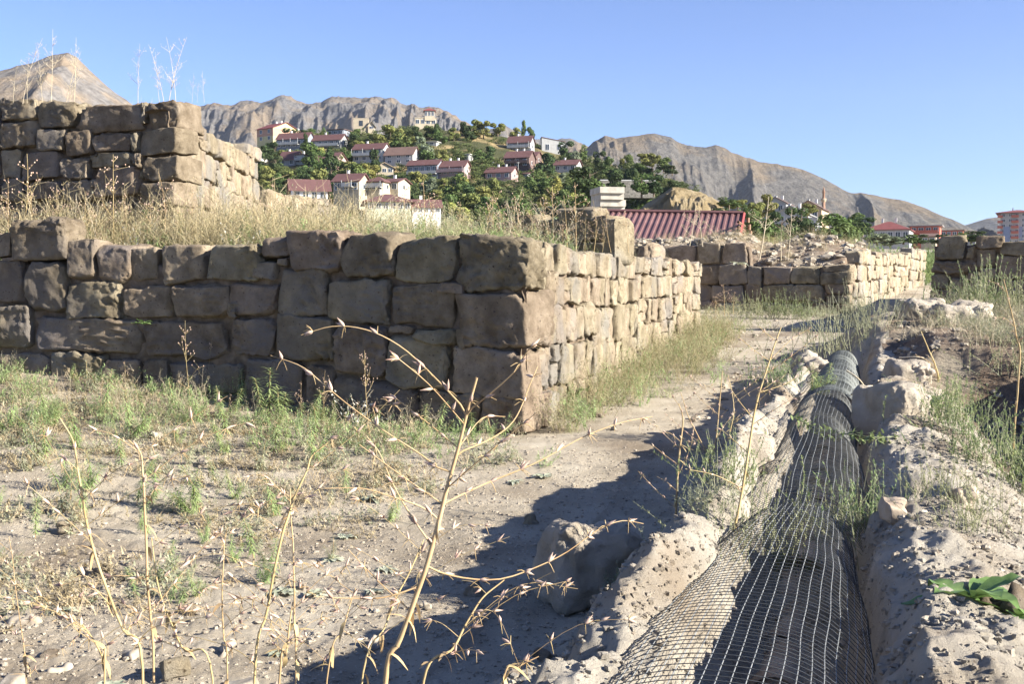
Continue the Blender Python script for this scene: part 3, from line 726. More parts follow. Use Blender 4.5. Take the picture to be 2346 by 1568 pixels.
def house(u0, u1, vr, ve, vb, label, wall='white', roof='maroon', kind='gable', D=5.5, yaw=YAW, Y=None, st=None, win=None, balcony=None, chim=1, upper=None, over=.5, name='house', sink=4, frame='frame', short=None, winv=None, door=False, ridge_at=.5, cat='house'):
    if Y is None: Y = float(hill_Y((u0+u1)/2, vb))
    p0 = P(u0, vb, Y); W = (u1-u0)/F*Y/max(.3, math.cos(yaw)-math.sin(yaw)*((u0-1173)/F))
    r = empty(name, (p0[0], p0[1], p0[2]), yaw, label, cat)
    HOUSES.append((u0, u1 + 12, vr, vb, Y, short or label))
    H = (vb-ve)/F*Y; hr = (ve-vr)/F*Y + (D*ridge_at if kind in ('gable', 'hip') else 0)*(655-ve)/F
    hr = max(.3, hr)
    w = MB(); 
    def poly(pts, f, mb=None, mi=0): (mb or w).add(pts, f, mi)
    z0 = -sink
    if kind == 'gable':
        pts = [(0, 0, z0), (W, 0, z0), (W, D, z0), (0, D, z0), (0, 0, H), (W, 0, H), (W, D, H), (0, D, H), (0, D*ridge_at, H+hr), (W, D*ridge_at, H+hr)]
        w.add(pts, [[0, 1, 5, 4], [2, 3, 7, 6]]); w.add(pts, [[1, 2, 6, 9, 5], [3, 0, 4, 8, 7]])
    elif kind == 'gablefront':
        pts = [(0, 0, z0), (W, 0, z0), (W, D, z0), (0, D, z0), (0, 0, H), (W, 0, H), (W, D, H), (0, D, H), (W/2, 0, H+hr), (W/2, D, H+hr)]
        w.add(pts, [[1, 2, 6, 5], [3, 0, 4, 7]]); w.add(pts, [[0, 1, 5, 8, 4], [2, 3, 7, 9, 6]])
    else:
        box(w, (W/2, D/2, (H+z0)/2), (W/2, D/2, (H-z0)/2))
    w.build('wall', HM[wall], r, smooth=False, loc=(0, 0, 0))
    if upper:      # upper storey in another colour, set 4 cm proud
        hs, col = upper; q = MB(); box(q, (W/2, D/2, H*(1+hs)/2), (W/2+.04, D/2+.04, H*(1-hs)/2-.02)); q.build('upper_storey', HM[col], r, smooth=False, loc=(0, 0, 0))
    q = MB(); o = over; th = .18
    def slab(a, b, c, d):
        a, b, c, d = [np.array(k, float) for k in (a, b, c, d)]
        up = np.array([0, 0, th]); pts = [a, b, c, d, a+up, b+up, c+up, d+up]
        q.add(pts, [[0, 1, 2, 3], [4, 5, 6, 7], [0, 1, 5, 4], [1, 2, 6, 5], [2, 3, 7, 6], [3, 0, 4, 7]])
    if kind == 'gable':
        s = hr/(D*ridge_at); s2 = hr/(D*(1-ridge_at))
        slab((-o, -o, H-o*s), (W+o, -o, H-o*s), (W+o, D*ridge_at, H+hr), (-o, D*ridge_at, H+hr))
        slab((-o, D+o, H-o*s2), (W+o, D+o, H-o*s2), (W+o, D*ridge_at, H+hr), (-o, D*ridge_at, H+hr))
    elif kind == 'gablefront':
        s = hr/(W/2)
        slab((-o, -o, H-o*s), (-o, D+o, H-o*s), (W/2, D+o, H+hr), (W/2, -o, H+hr))
        slab((W+o, -o, H-o*s), (W+o, D+o, H-o*s), (W/2, D+o, H+hr), (W/2, -o, H+hr))
    elif kind == 'hip':
        k = min(D/2, W*.45); pts = [(-o, -o, H), (W+o, -o, H), (W+o, D+o, H), (-o, D+o, H), (k, D/2, H+hr), (W-k, D/2, H+hr)]
        q.add(pts, [[0, 1, 5, 4], [2, 3, 4, 5], [0, 1, 2, 3]]); q.add(pts, [[1, 2, 5], [3, 0, 4]]); box(q, (W/2, D/2, H-.1), (W/2+o, D/2+o, .09))
    elif kind == 'mono':
        slab((-o, -o, H+hr), (-o, D+o, H+hr), (W+o, D+o, H), (W+o, -o, H))
        g2 = MB(); g2.add([(0, 0, H), (W, 0, H), (0, 0, H+hr-.05), (0, D, H), (W, D, H), (0, D, H+hr-.05)], [[0, 1, 2], [3, 4, 5]]); g2.add([(0, 0, H), (0, D, H), (0, D, H+hr-.05), (0, 0, H+hr-.05)], [[0, 1, 2, 3]]); g2.build('gable_wall', HM[wall], r, smooth=False, loc=(0, 0, 0))
    else:
        box(q, (W/2, D/2, H+.12), (W/2+o, D/2+o, .12))
    q.build('roof', HM[roof], r, smooth=False, loc=(0, 0, 0))
    st = st or max(1, int(round(H/2.9))); n = win if win is not None else max(2, int(W/2.6)); hs = H/st
    proto = None
    for k in range(st):
        for j in range(n):
            cx = W*(j+.5)/n; cz = hs*(k+.55); ww = min(.62, W/n*.3); wh = hs*.24
            f = MB(); box(f, (0, -.05, 0), (ww+.1, .04, wh+.1)); fo = f.build('window', M[frame], r, smooth=False, loc=(cx, 0, cz)) 
            pn = MB(); box(pn, (-ww/2-.02, -.10, 0), (ww/2-.04, .03, wh)); box(pn, (ww/2+.02, -.10, 0), (ww/2-.04, .03, wh)); pn.build('pane', M['pane'], fo, smooth=False)
    if W > 2 and D > 5:      # one window in the sunlit gable
        f = MB(); box(f, (.05, 0, 0), (.04, .55, .6)); fo = f.build('window', M[frame], r, smooth=False, loc=(W, D*.45, hs*.55)); pn = MB(); box(pn, (.10, 0, 0), (.03, .42, .48)); pn.build('pane', M['pane'], fo, smooth=False)
    if balcony:
        b0, b1, bz, col = balcony
        q = MB(); bx0, bx1 = W*b0, W*b1; z = H*bz
        box(q, ((bx0+bx1)/2, -.65, z), ((bx1-bx0)/2, .62, .08)); box(q, ((bx0+bx1)/2, -1.24, z+.55), ((bx1-bx0)/2, .04, .42))
        n = max(2, int((bx1-bx0)/3)+1)
        for j in range(n): box(q, (bx0+.06+(bx1-bx0-.12)*j/(n-1), -1.2, (z+H)/2 if z > .4*H else z), (.07, .07, abs(H-z)/2 if z > .4*H else .1))
        q.build('balcony', HM[col], r, smooth=False, loc=(0, 0, 0))
    if door:
        q = MB(); box(q, (W*.5, -.04, 1.05), (.45, .03, 1.0)); q.build('door', HM['dark'], r, smooth=False, loc=(0, 0, 0))
    for j in range(chim):
        q = MB(); cx = W*(.35+.3*j); cy = D*ridge_at; box(q, (0, 0, hr*.55+.35), (.28, .28, .55)); box(q, (0, 0, hr*.55+.94), (.36, .36, .04)); q.build('chimney', M['metal'], r, smooth=False, loc=(cx, cy+.4, H+hr*.45))
    return r, W, D, H, hr, Y
def c2(x): return 548.9+x*.2340
def d2(y): return 156.8+y*.2340
def c3(x): return 1019.3+x*.2340
def d3(y): return 235.2+y*.2340
def c4(x): return 1489.8+x*.365
def d4(y): return 352.8+y*.365
def h2(x0, x1, yr, ye, yb, *a, **k): return house(c2(x0), c2(x1), d2(yr), d2(ye), d2(yb), *a, **k)
def h3(x0, x1, yr, ye, yb, *a, **k): return house(c3(x0), c3(x1), d3(yr), d3(ye), d3(yb), *a, **k)
def h4(x0, x1, yr, ye, yb, *a, **k): return house(c4(x0), c4(x1), d4(yr), d4(ye), d4(yb), *a, **k)

h2(172, 325, 560, 602, 730, 'tall salmon and yellow house with red roof, topmost at the left of the hill', 'yellow', 'red', D=13, upper=(.42, 'salmon'), win=2, chim=2, short='the salmon and yellow house', yaw=math.radians(-38))
h2(362, 655, 645, 695, 805, 'long blue grey house with maroon roof and wide balcony, right of the salmon house', 'blue', D=5.5, balcony=(.02, .75, .45, 'lgrey'), win=6, chim=1, short='the long blue grey house')
h2(704, 985, 660, 706, 775, 'long house with white posts and maroon roof, right of the blue grey one', 'grey', D=5.5, win=5, balcony=(.05, .95, .1, 'white'), chim=1, short='the white posted house', st=1)
h2(388, 545, 822, 890, 965, 'small grey house with maroon roof just under the long blue grey house', 'grey', D=5.5, win=2, chim=1, short='the small grey house', st=1)
h2(548, 638, 828, 850, 950, 'narrow house with white balcony and small flat maroon roof beside the grey house', 'white', D=6, kind='flat', balcony=(.05, .95, .45, 'lgrey'), win=2, chim=1, short='the narrow balcony house')
h2(752, 930, 835, 897, 985, 'dark red house with white sunlit gable behind the dark conifer', 'pink', D=9, win=3, chim=0, short='the house behind the conifer')
h2(855, 930, 955, 968, 1030, 'small dark red porch hut with white railings under the conifer house', 'dark', 'brown', kind='flat', D=4, win=2, chim=0, short='the porch hut', st=1, cat='hut', name='hut')
h2(1110, 1400, 748, 795, 920, 'white two storey house with maroon roof and a dark open bay at its right', 'white', D=5.5, win=4, chim=1, balcony=(.0, .74, .46, 'white'), short='the white two storey house')
h2(1422, 1690, 783, 848, 940, 'house with brown roof and pale blue gable, right of the white two storey house', 'lgrey', 'brown', D=5.5, win=3, chim=0, st=2, short='the brown roofed house')
h2(1335, 1505, 925, 970, 1030, 'small house with tan gable facing the valley and white posts, below the brown roofed house', 'cream', 'tan', kind='gablefront', D=9, win=3, chim=0, yaw=math.radians(4), st=1, short='the gabled cream house')
h2(1642, 1932, 908, 950, 1045, 'long slate blue house with maroon roof on the slope, left half of a joined pair', 'blue', D=5.5, win=5, balcony=(.02, .98, .05, 'lgrey'), chim=0, short='the slate blue house', st=1)
h2(1934, 2195, 915, 965, 1062, 'long pinkish house with maroon roof and two balconies, right half of a joined pair', 'pink', D=5.5, win=5, balcony=(.02, .98, .42, 'pink'), chim=2, short='the pinkish house')
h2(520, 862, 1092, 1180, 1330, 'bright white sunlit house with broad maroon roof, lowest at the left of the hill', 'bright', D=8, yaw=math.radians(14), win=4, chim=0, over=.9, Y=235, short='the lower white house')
h2(918, 1165, 1043, 1105, 1225, 'two storey cream house with maroon roof and white sunlit gable', 'beige', D=5.5, win=3, balcony=(.4, .8, .48, 'lgrey'), chim=1, Y=262, short='the two storey cream house')
h2(1226, 1400, 1066, 1110, 1215, 'cream house with small hipped maroon roof and pillared balcony', 'cream', kind='hip', D=5.5, win=3, balcony=(.02, .98, .42, 'lgrey'), chim=0, Y=264, short='the hip roofed cream house')
h2(1404, 1550, 1088, 1115, 1215, 'low cream annex with maroon roof joined to the pillared house', 'cream', D=7, win=2, chim=1, Y=267, short='the cream annex')
h2(1255, 1680, 1228, 1298, 1400, 'pale green sunlit building with wide hipped maroon roof at the hill foot', 'mint', kind='hip', D=13, yaw=math.radians(10), win=6, chim=1, Y=228, over=1.0, short='the pale green building', cat='building', st=1)
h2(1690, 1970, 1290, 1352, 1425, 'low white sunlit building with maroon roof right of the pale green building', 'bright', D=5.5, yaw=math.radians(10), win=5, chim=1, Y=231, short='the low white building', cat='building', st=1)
h2(862, 1015, 592, 606, 662, 'dark blue flat roofed house with bare roof frame on the ridge', 'blue', 'dark', kind='flat', D=7, win=3, chim=0, st=1, short='the flat roofed blue house')
h2(1115, 1262, 487, 492, 590, 'tall plain beige block on the ridge with one small window', 'beige', 'beige', kind='flat', D=5.5, win=1, chim=0, over=.1, frame='shade', short='the beige block', cat='building', yaw=math.radians(5))
h2(1258, 1322, 520, 560, 600, 'small cream gabled annex beside the tall beige block', 'cream', 'beige', kind='gablefront', D=5.5, win=1, chim=0, short='the gabled annex', yaw=math.radians(5))
h2(1718, 1925, 482, 487, 560, 'wide cream villa base with large windows under the tower on the hilltop', 'cream', 'cream', kind='flat', D=9, win=4, chim=0, over=.15, short='the hilltop villa', cat='villa', yaw=math.radians(5), name='villa', st=1)
h2(1812, 1908, 388, 410, 484, 'square cream tower with small red hipped roof standing on the hilltop villa', 'cream', 'red', kind='hip', D=5, win=3, chim=0, short='the hilltop tower', sink=1, cat='tower', yaw=math.radians(5), name='tower_house')
h2(1840, 1925, 720, 724, 752, 'tiny white shed on the open slope under the villa', 'white', 'white', kind='flat', D=5, win=1, chim=0, short='the tiny white shed', cat='shed', name='shed')
h3(612, 830, 338, 392, 488, 'grey house with maroon roof on the ridge right of the centre trees', 'grey', D=5.5, win=3, balcony=(.02, .98, .42, 'lgrey'), chim=1, short='the grey ridge house')
h3(948, 1175, 340, 385, 495, 'white barn with slanting top edge and dark band on the ridge', 'lgrey', 'brown', kind='mono', D=5.5, win=2, chim=0, over=.2, short='the white barn', cat='barn', name='barn', yaw=math.radians(3))
h3(585, 818, 486, 541, 655, 'dark brown timber house with white windows and maroon roof', 'dark', D=7, win=3, balcony=(.02, .98, .48, 'dark'), chim=3, short='the dark timber house')
h3(822, 892, 488, 520, 600, 'small brown annex with maroon roof right of the timber house', 'dark', D=7, win=1, chim=0, short='the timber annex')
h3(1068, 1285, 570, 612, 680, 'low pale house with maroon roof at the right end of the village', 'lgrey', D=7, win=3, chim=1, st=1, short='the low pale house')
h3(395, 645, 640, 686, 755, 'low dark house with long maroon roof below the timber house', 'pink', D=7, win=3, chim=2, st=1, short='the low dark house')
h3(190, 235, 505, 510, 572, 'small white water tank house among the trees at the middle of the hill', 'white', 'white', kind='flat', D=4, win=1, chim=0, short='the small white hut', cat='hut', name='hut')
h3(770, 812, 690, 698, 735, 'small maroon roofed shed in the trees below the timber house', 'grey', D=4, win=1, chim=0, short='the small roofed shed', cat='shed', name='shed')
h2(178, 205, 840, 880, 945, 'sliver of a white gabled house showing just beside the upper left wall', 'white', 'white', D=5.5, win=1, chim=0, kind='gablefront', short='the white sliver')
# town in the valley at the right
T = math.radians(-24)
h4(768, 980, 330, 382, 440, 'white gabled house with dark tanks on its roof in the valley trees', 'lgrey', 'grey', kind='gablefront', D=12, yaw=T, Y=260, win=2, chim=2, short='the white gabled house')
h4(905, 1072, 298, 346, 420, 'tan gabled house with black water tanks, left of the minaret', 'tan', 'dark', kind='gablefront', D=14, yaw=T, Y=300, win=2, chim=2, short='the tan gabled house')
h4(715, 850, 276, 312, 380, 'pale house with dark roof left of the minaret', 'lgrey', 'dark', kind='gablefront', D=12, yaw=T, Y=330, win=2, chim=2, short='the pale house')
h4(945, 1045, 405, 409, 530, 'plain white three storey block below the minaret', 'lgrey', 'lgrey', kind='flat', D=5.5, yaw=T, Y=220, win=2, chim=0, over=.1, short='the plain white block', cat='building')
h4(1225, 1288, 424, 428, 500, 'small flat roofed cream house half hidden by trees right of the minaret', 'beige', 'dark', kind='flat', D=5.5, yaw=T, Y=330, win=2, chim=0, short='the small cream house')
h4(1340, 1620, 430, 478, 560, 'grey and white house with broad wine red hipped roof in the valley', 'lgrey', 'red', kind='hip', D=14, yaw=T, Y=300, win=6, chim=2, short='the red hipped house')
h4(1628, 1812, 450, 456, 560, 'orange red flat roofed apartment block in the valley', 'orange', 'grey', kind='flat', D=10, yaw=T, Y=330, win=4, chim=0, over=.8, balcony=(.05, .95, .55, 'orange'), short='the orange red block', cat='building')
h4(1822, 1960, 478, 484, 560, 'low red brown house right of the orange red block', 'orange', 'dark', kind='flat', D=9, yaw=T, Y=400, win=4, chim=0, short='the low red brown house')
h4(1960, 2040, 488, 500, 560, 'low grey roofed house far in the valley', 'grey', 'dark', kind='gable', D=9, yaw=T, Y=430, win=3, chim=0, short='the low grey house')
h4(1700, 1790, 505, 520, 570, 'small brown roofed shed in front of the orange red block', 'beige', 'brown', kind='gable', D=6, yaw=T, Y=260, win=2, chim=0, short='the brown roofed shed', cat='shed', name='shed')
r, W, D, H, hr, Y = h4(2195, 2400, 357, 372, 570, 'tall apartment block with red balconies and grey and blue panels at the right edge', 'lgrey', 'red', kind='hip', D=16, yaw=math.radians(-26), Y=520, win=5, st=6, chim=1, over=2.2, short='the tall apartment block', cat='building')
for k in range(5):
    for x0, x1 in ((-.09, .07), (.33, .55)):
        q = MB(); box(q, (W*(x0+x1)/2, -.7, H*(k+1.1)/6+.5), (W*(x1-x0)/2, .7, .55)); q.build('balcony', HM['orange'], r, smooth=False, loc=(0, 0, 0))
q = MB(); box(q, (W*.2, -.08, H*.28), (W*.10, .06, H*.28)); box(q, (W*.62, -.08, H*.28), (W*.05, .06, H*.28)); q.build('blue_panel', flat('blue_panel', (.22, .27, .38)), r, smooth=False, loc=(0, 0, 0))
# minaret
pm = P(1886, 520, 470)
mn = empty('minaret', pm, 0, 'slender brown brick minaret with one balcony against the mountain', 'minaret')
def lathe(mb, prof, n=12, c=(0, 0, 0)):
    V = []; 
    for r_, z in prof:
        for k in range(n): V.append((c[0]+r_*math.cos(k*2*math.pi/n), c[1]+r_*math.sin(k*2*math.pi/n), c[2]+z))
    f = [[i*n+k, i*n+(k+1) % n, (i+1)*n+(k+1) % n, (i+1)*n+k] for i in range(len(prof)-1) for k in range(n)]
    mb.add(V, f)
hp = (520-428)/F*470
q = MB(); lathe(q, [(.95, -6), (.9, 0), (.72, hp*.62), (.72, hp*.62)]); q.build('shaft', HM['brick'], mn, loc=(0, 0, 0))
q = MB(); lathe(q, [(.7, hp*.60), (1.15, hp*.65), (1.15, hp*.70), (.6, hp*.701)]); q.build('balcony', HM['tan'], mn, loc=(0, 0, 0))
q = MB(); lathe(q, [(.6, hp*.69), (.55, hp*.84), (.7, hp*.85), (.02, hp)]); q.build('spire', HM['brick'], mn, loc=(0, 0, 0))
# retaining walls and concrete steps on the slope
def blk(name, u0, u1, v0, v1, Y, D, m, label, cat, yaw=YAW):
    p0 = P(u0, v1, Y); W = (u1-u0)/F*Y; H = (v1-v0)/F*Y
    r = empty(name, p0, yaw, label, cat); return r, W, H
r, W, H = blk('retaining_wall', 1376, 1502, 414, 441, 262, 4, None, 'pale rubble stone retaining wall under the dark hedge on the slope', 'wall', math.radians(6))
r['kind'] = 'thing'
q = MB(); box(q, (W/2, 3, H/2-.6), (W/2, 3, H/2+.6)); q.build('stone_face', mat('pale_rubble_wall', [(.09, .085, .07), (.17, .16, .14), (.26, .245, .21)], 1.6, 1, .8, 2.5, .3), r, smooth=False, loc=(0, 0, 0))
q = MB(); box(q, (W/2, 3, H+.1), (W/2+.1, 3.1, .12)); q.build('coping', HM['lgrey'], r, smooth=False, loc=(0, 0, 0))
cs = empty('concrete_steps', P(1372, 490, 150), math.radians(12), 'four stacked pale concrete retaining blocks like giant steps above the red shed', 'retaining wall')
conc = mat('pale_concrete', [(.25, .235, .20), (.34, .32, .28), (.42, .40, .35)], .9, .95, .4, 8, .03)
for k, (a0, a1, b0, b1) in enumerate([(1372, 1430, 429, 442), (1376, 1431, 443, 456), (1377, 1438, 457, 471), (1384, 1438, 472, 492)]):
    x0 = (a0-1372)/F*150; x1 = (a1-1372)/F*150; z1 = (490-b0)/F*150; z0 = (490-b1-1)/F*150
    q = MB(); box(q, ((x0+x1)/2, (3-k)*-.35+3.0, (z0+z1)/2), ((x1-x0)/2, 2.2+(3-k)*.1, (z1-z0)/2)); q.build('block', conc, cs, smooth=False, loc=(0, 0, 0))
# red roofed shed
tl, tr_ = P(1372, 486, 35.0), P(1702, 491, 34.0)
sh = empty('shed', (tr_[0], tr_[1], 1.0), 0, 'shed with ribbed dark red metal roof behind the walls', 'shed')
al = (tl-tr_); Ls = np.linalg.norm(al); al = al/Ls
eR = P(1690, 556, 31.6); dn = eR-tr_; Ld = np.linalg.norm(dn); dn /= Ld
nrm = np.cross(al, dn); nrm *= np.sign(nrm[2])
q = MB(); per = .185; nn_ = int(Ls/per); prof = []
for i in range(nn_):
    for fx_, hz in ((0, 0), (.46, 0), (.56, .035), (.86, .035), (.96, 0)): prof.append(((i+fx_)*per, hz))
prof = np.array(prof)
V = []
for k in range(2):
    for a_, hz in prof: V.append(tr_ + al*a_ + dn*Ld*k + nrm*hz)
n_ = len(prof); q.add(V, [[i, i+1, n_+i+1, n_+i] for i in range(n_-1)])
redm = mat('red_ribbed_metal', [(.115, .06, .058), (.15, .078, .074), (.19, .105, .10)], 1.2, .5, .0, spec=.4)
q.build('roof_sheet', redm, sh, smooth=False)
bk = np.array([.30, 1.0, 0]); bk /= np.linalg.norm(bk); be = tr_ + bk*3.0 + np.array([0, 0, -1.1])
q = MB(); q.add([tr_, tr_+al*Ls, be+al*Ls, be], [[0, 1, 2, 3]]); q.build('rear_roof', redm, sh, smooth=False)
q = MB(); tube(q, [tr_-al*.03+nrm*.03, eR-al*.03+nrm*.03], .05, 4); q.build('verge_trim', flat('red_trim', (.28, .06, .055), .6), sh, smooth=False)
q = MB(); tube(q, [tr_+nrm*.05, tl+nrm*.05], .06, 6); q.build('ridge_cap', redm, sh, smooth=False)
q = MB(); g0, g1, g2_ = tr_+al*.12-nrm*.04, eR+al*.12-nrm*.04, be+al*.12
def dz(p, z): return np.array([p[0], p[1], z])
q.add([g0, g1, g2_], [[0, 1, 2]]); q.add([g1, g2_, dz(g2_, 1.0), dz(g1, 1.0)], [[0, 1, 2, 3]]); q.add([g1, g1+al*Ls*.98, dz(g1+al*Ls*.98, 1.0), dz(g1, 1.0)], [[0, 1, 2, 3]])
q.build('wall', HM['brick'], sh, smooth=False)
q = MB()
for k in range(5): tube(q, [tr_+bk*(.25+.5*k)+np.array([.12, -.1, -.10-.36*k*.5]), dz(tr_+bk*(.25+.5*k)+np.array([.12, -.1, 0]), tr_[2]-.25-.2*k)], .05, 4)
for k in range(6): tube(q, [eR+np.array([.05, .2, .6-.15*k]), eR+np.array([.05, .2, .6-.15*k])+bk*2.2], .045, 4)
q.build('log_stack', HM['brick'], sh, smooth=False)

# ------------------------------------------------------------------ trees
def tree_mesh(seed, shape='round', n=950):
    rs = np.random.RandomState(seed); mb = MB()
    if shape == 'cone':
        K = 26; cen = []; rad = []
        for k in range(K):
            t = k/K; a = rs.rand()*6.28; rr = .30*(1-t)**.8
            cen.append((rr*math.cos(a), rr*math.sin(a), .12+.85*t)); rad.append(.16*(1-t)+.05)
    elif shape == 'tall':
        K = 10; cen = [(rs.uniform(-.10, .10), rs.uniform(-.10, .10), .25+.68*k/K) for k in range(K)]; rad = [.17-.08*abs(k/K-.4) for k in range(K)]
    else:
        K = 13; cen = []; rad = []
        for k in range(K):
            a = rs.rand()*6.28; rr = .30*math.sqrt(rs.rand()); z = rs.uniform(.14, .82); rr *= 1-abs(z-.45)*.8
            cen.append((rr*1.15*math.cos(a), rr*1.15*math.sin(a), z)); rad.append(rs.uniform(.12, .21))
    cen = np.array(cen); rad = np.array(rad)
    k = rs.randint(0, K, n); d = rs.normal(size=(n, 3)); d /= np.linalg.norm(d, axis=1)[:, None]
    p = cen[k] + d*(rad[k]*(.55+.5*rs.rand(n)**.5))[:, None]*np.array([1, 1, .8])
    nr = d + rs.normal(size=(n, 3))*.45; nr /= np.linalg.norm(nr, axis=1)[:, None]
    a = np.cross(nr, rs.normal(size=(n, 3))); a /= np.linalg.norm(a, axis=1)[:, None]; b = np.cross(nr, a)
    s = rs.uniform(.016, .038, n)[:, None]
    V = np.stack([p-a*s-b*s*.7, p+a*s*.9-b*s, p+a*s+b*s*.8, p-a*s*.8+b*s], 1).reshape(-1, 3)
    mb.add(V, np.arange(4*n).reshape(-1, 4))
    tk = MB(); tube(tk, [(0, 0, -.12), (.01, 0, .2), (.0, .01, .45), (.02, 0, .7)], [.035, .028, .018, .006], 6)
    for q in range(6):
        a_ = q*1.05+rs.rand(); z0 = .2+.07*q; tube(tk, [(0, 0, z0), (.10*math.cos(a_), .10*math.sin(a_), z0+.1), (.2*math.cos(a_), .2*math.sin(a_), z0+.16)], [.014, .009, .003], 4)
    return mb, tk
def leafmat(n, c, r=.18):
    return mat(n, [tuple(x*.55 for x in c), c, tuple(x*1.45 for x in c)], 6, .75, 0, trans=.25, rand=r, spec=.15)
TM = dict(green=leafmat('tree_leaves_green', (.10, .14, .045)), olive=leafmat('tree_leaves_olive', (.19, .20, .065)), dark=leafmat('tree_leaves_dark', (.055, .08, .032)), grey=leafmat('tree_leaves_grey', (.19, .22, .14)), yellow=leafmat('tree_leaves_yellow', (.28, .28, .08)))
bark = mat('bark', [(.10, .08, .06), (.18, .14, .10)], 20, 1, .5, 40, .01)
TP = {}
for col in TM:
    for sh_ in ('round', 'tall', 'cone'):
        if sh_ == 'cone' and col != 'dark': continue
        for var in range(2):
            a_, b_ = tree_mesh(len(TP)*7+3, sh_, 1500 if sh_ == 'round' else 1000)
            TP.setdefault((col, sh_), []).append((a_.mesh('crown_'+col, TM[col], False), b_.mesh('trunk_'+col, bark)))
COLN = dict(green='mid green', olive='olive green', dark='dark green', grey='grey green', yellow='yellow green')
TREES = []
rt = random.Random(77)
def tree(u, v, h, w=None, col='green', shape='round', Y=None, land=None, name='broadleaf_tree'):
    """u,v: foot of the trunk; h: height in metres"""
    if Y is None: Y = float(hill_Y(u, v))
    p = P(u, v, Y); a_, b_ = rt.choice(TP[(col, shape)])
    r = empty(name if shape != 'cone' else 'conifer', p, rt.uniform(0, 6.28)); w = w or h
    r.scale = (w, w, h)
    for me, nm in ((a_, 'crown'), (b_, 'trunk')):
        o = bpy.data.objects.new(nm, me); sc.collection.objects.link(o); o.parent = r
    r['category'] = 'tree'; r['group'] = 'trees on the town hill' if land is None else 'trees in the valley at the right'
    size = 'small' if h < 4.6 else ('tall' if h > 7.6 else 'medium')
    best = min(HOUSES, key=lambda q: abs((q[0]+q[1])/2-u)+1.4*abs((q[2]+q[3])/2-(v-h/Y*F*.5)))
    hu_, hv_ = (best[0]+best[1])/2, (best[2]+best[3])/2; vc = v-h/Y*F*.5
    if abs(u-hu_) > (best[1]-best[0])*.5: rel = 'right of' if u > hu_ else 'left of'
    else: rel = 'above' if vc < hv_ else 'below'
    TREES.append([r, u, v, f"{size} {COLN[col]} {'conifer' if shape=='cone' else ('slim tree' if shape=='tall' else 'bushy tree')}", f"{rel} {best[5]}"])
    return r

# white water tanks and a wire pole standing among the houses
for (u, v0, v1, l) in [(c3(762), d3(312), d3(348), 'white tank on a pole behind the grey ridge house'), (c3(1251), d3(528), d3(566), 'white tank on a pole above the low pale house'), (c3(473), d3(580), d3(618), 'white tank with orange top above the low dark house'), (c3(758), d3(640), d3(675), 'white tank below the dark timber house'), (c2(573), d2(590), d2(626), 'white tank above the long blue grey house'), (c2(1672), d2(735), d2(772), 'white tank above the brown roofed house'), (c2(2205), d2(870), d2(905), 'white tank right of the pinkish house')]:
    Y = float(hill_Y(u, v1))+2; k = Y/F; e = empty('water_tank', P(u, v1, Y), 0, l, 'water tank', 'white water tanks on the hill'); hh = (v1-v0)*k
    q = MB(); lathe(q, [(.05, -2), (.05, hh*.45)], 6); q.build('pole', M['solar'], e, loc=(0, 0, 0))
    q = MB(); lathe(q, [(.02, hh*.42), (.42, hh*.43), (.45, hh*.9), (.1, hh)], 10); q.build('tank', HM['bright'], e, loc=(0, 0, 0))
for (u, v0, v1, l) in [(c3(718), d3(580), d3(690), 'grey wire pole before the dark timber house'), (c2(1410), d2(820), d2(925), 'pale lamp pole between the white and brown roofed houses'), (c2(1240), d2(700), d2(760), 'roof aerial pole on the white two storey house')]:
    Y = float(hill_Y(u, v1))-3; k = Y/F; e = empty('utility_pole', P(u, v1, Y), 0, l, 'pole'); hh = (v1-v0)*k
    q = MB(); lathe(q, [(.10, -1), (.07, hh)], 6); q.build('post', HM['lgrey'], e, loc=(0, 0, 0))
    q = MB(); box(q, (0, 0, hh-.3), (.6, .05, .05)); q.build('crossarm', HM['lgrey'], e, smooth=False, loc=(0, 0, 0))
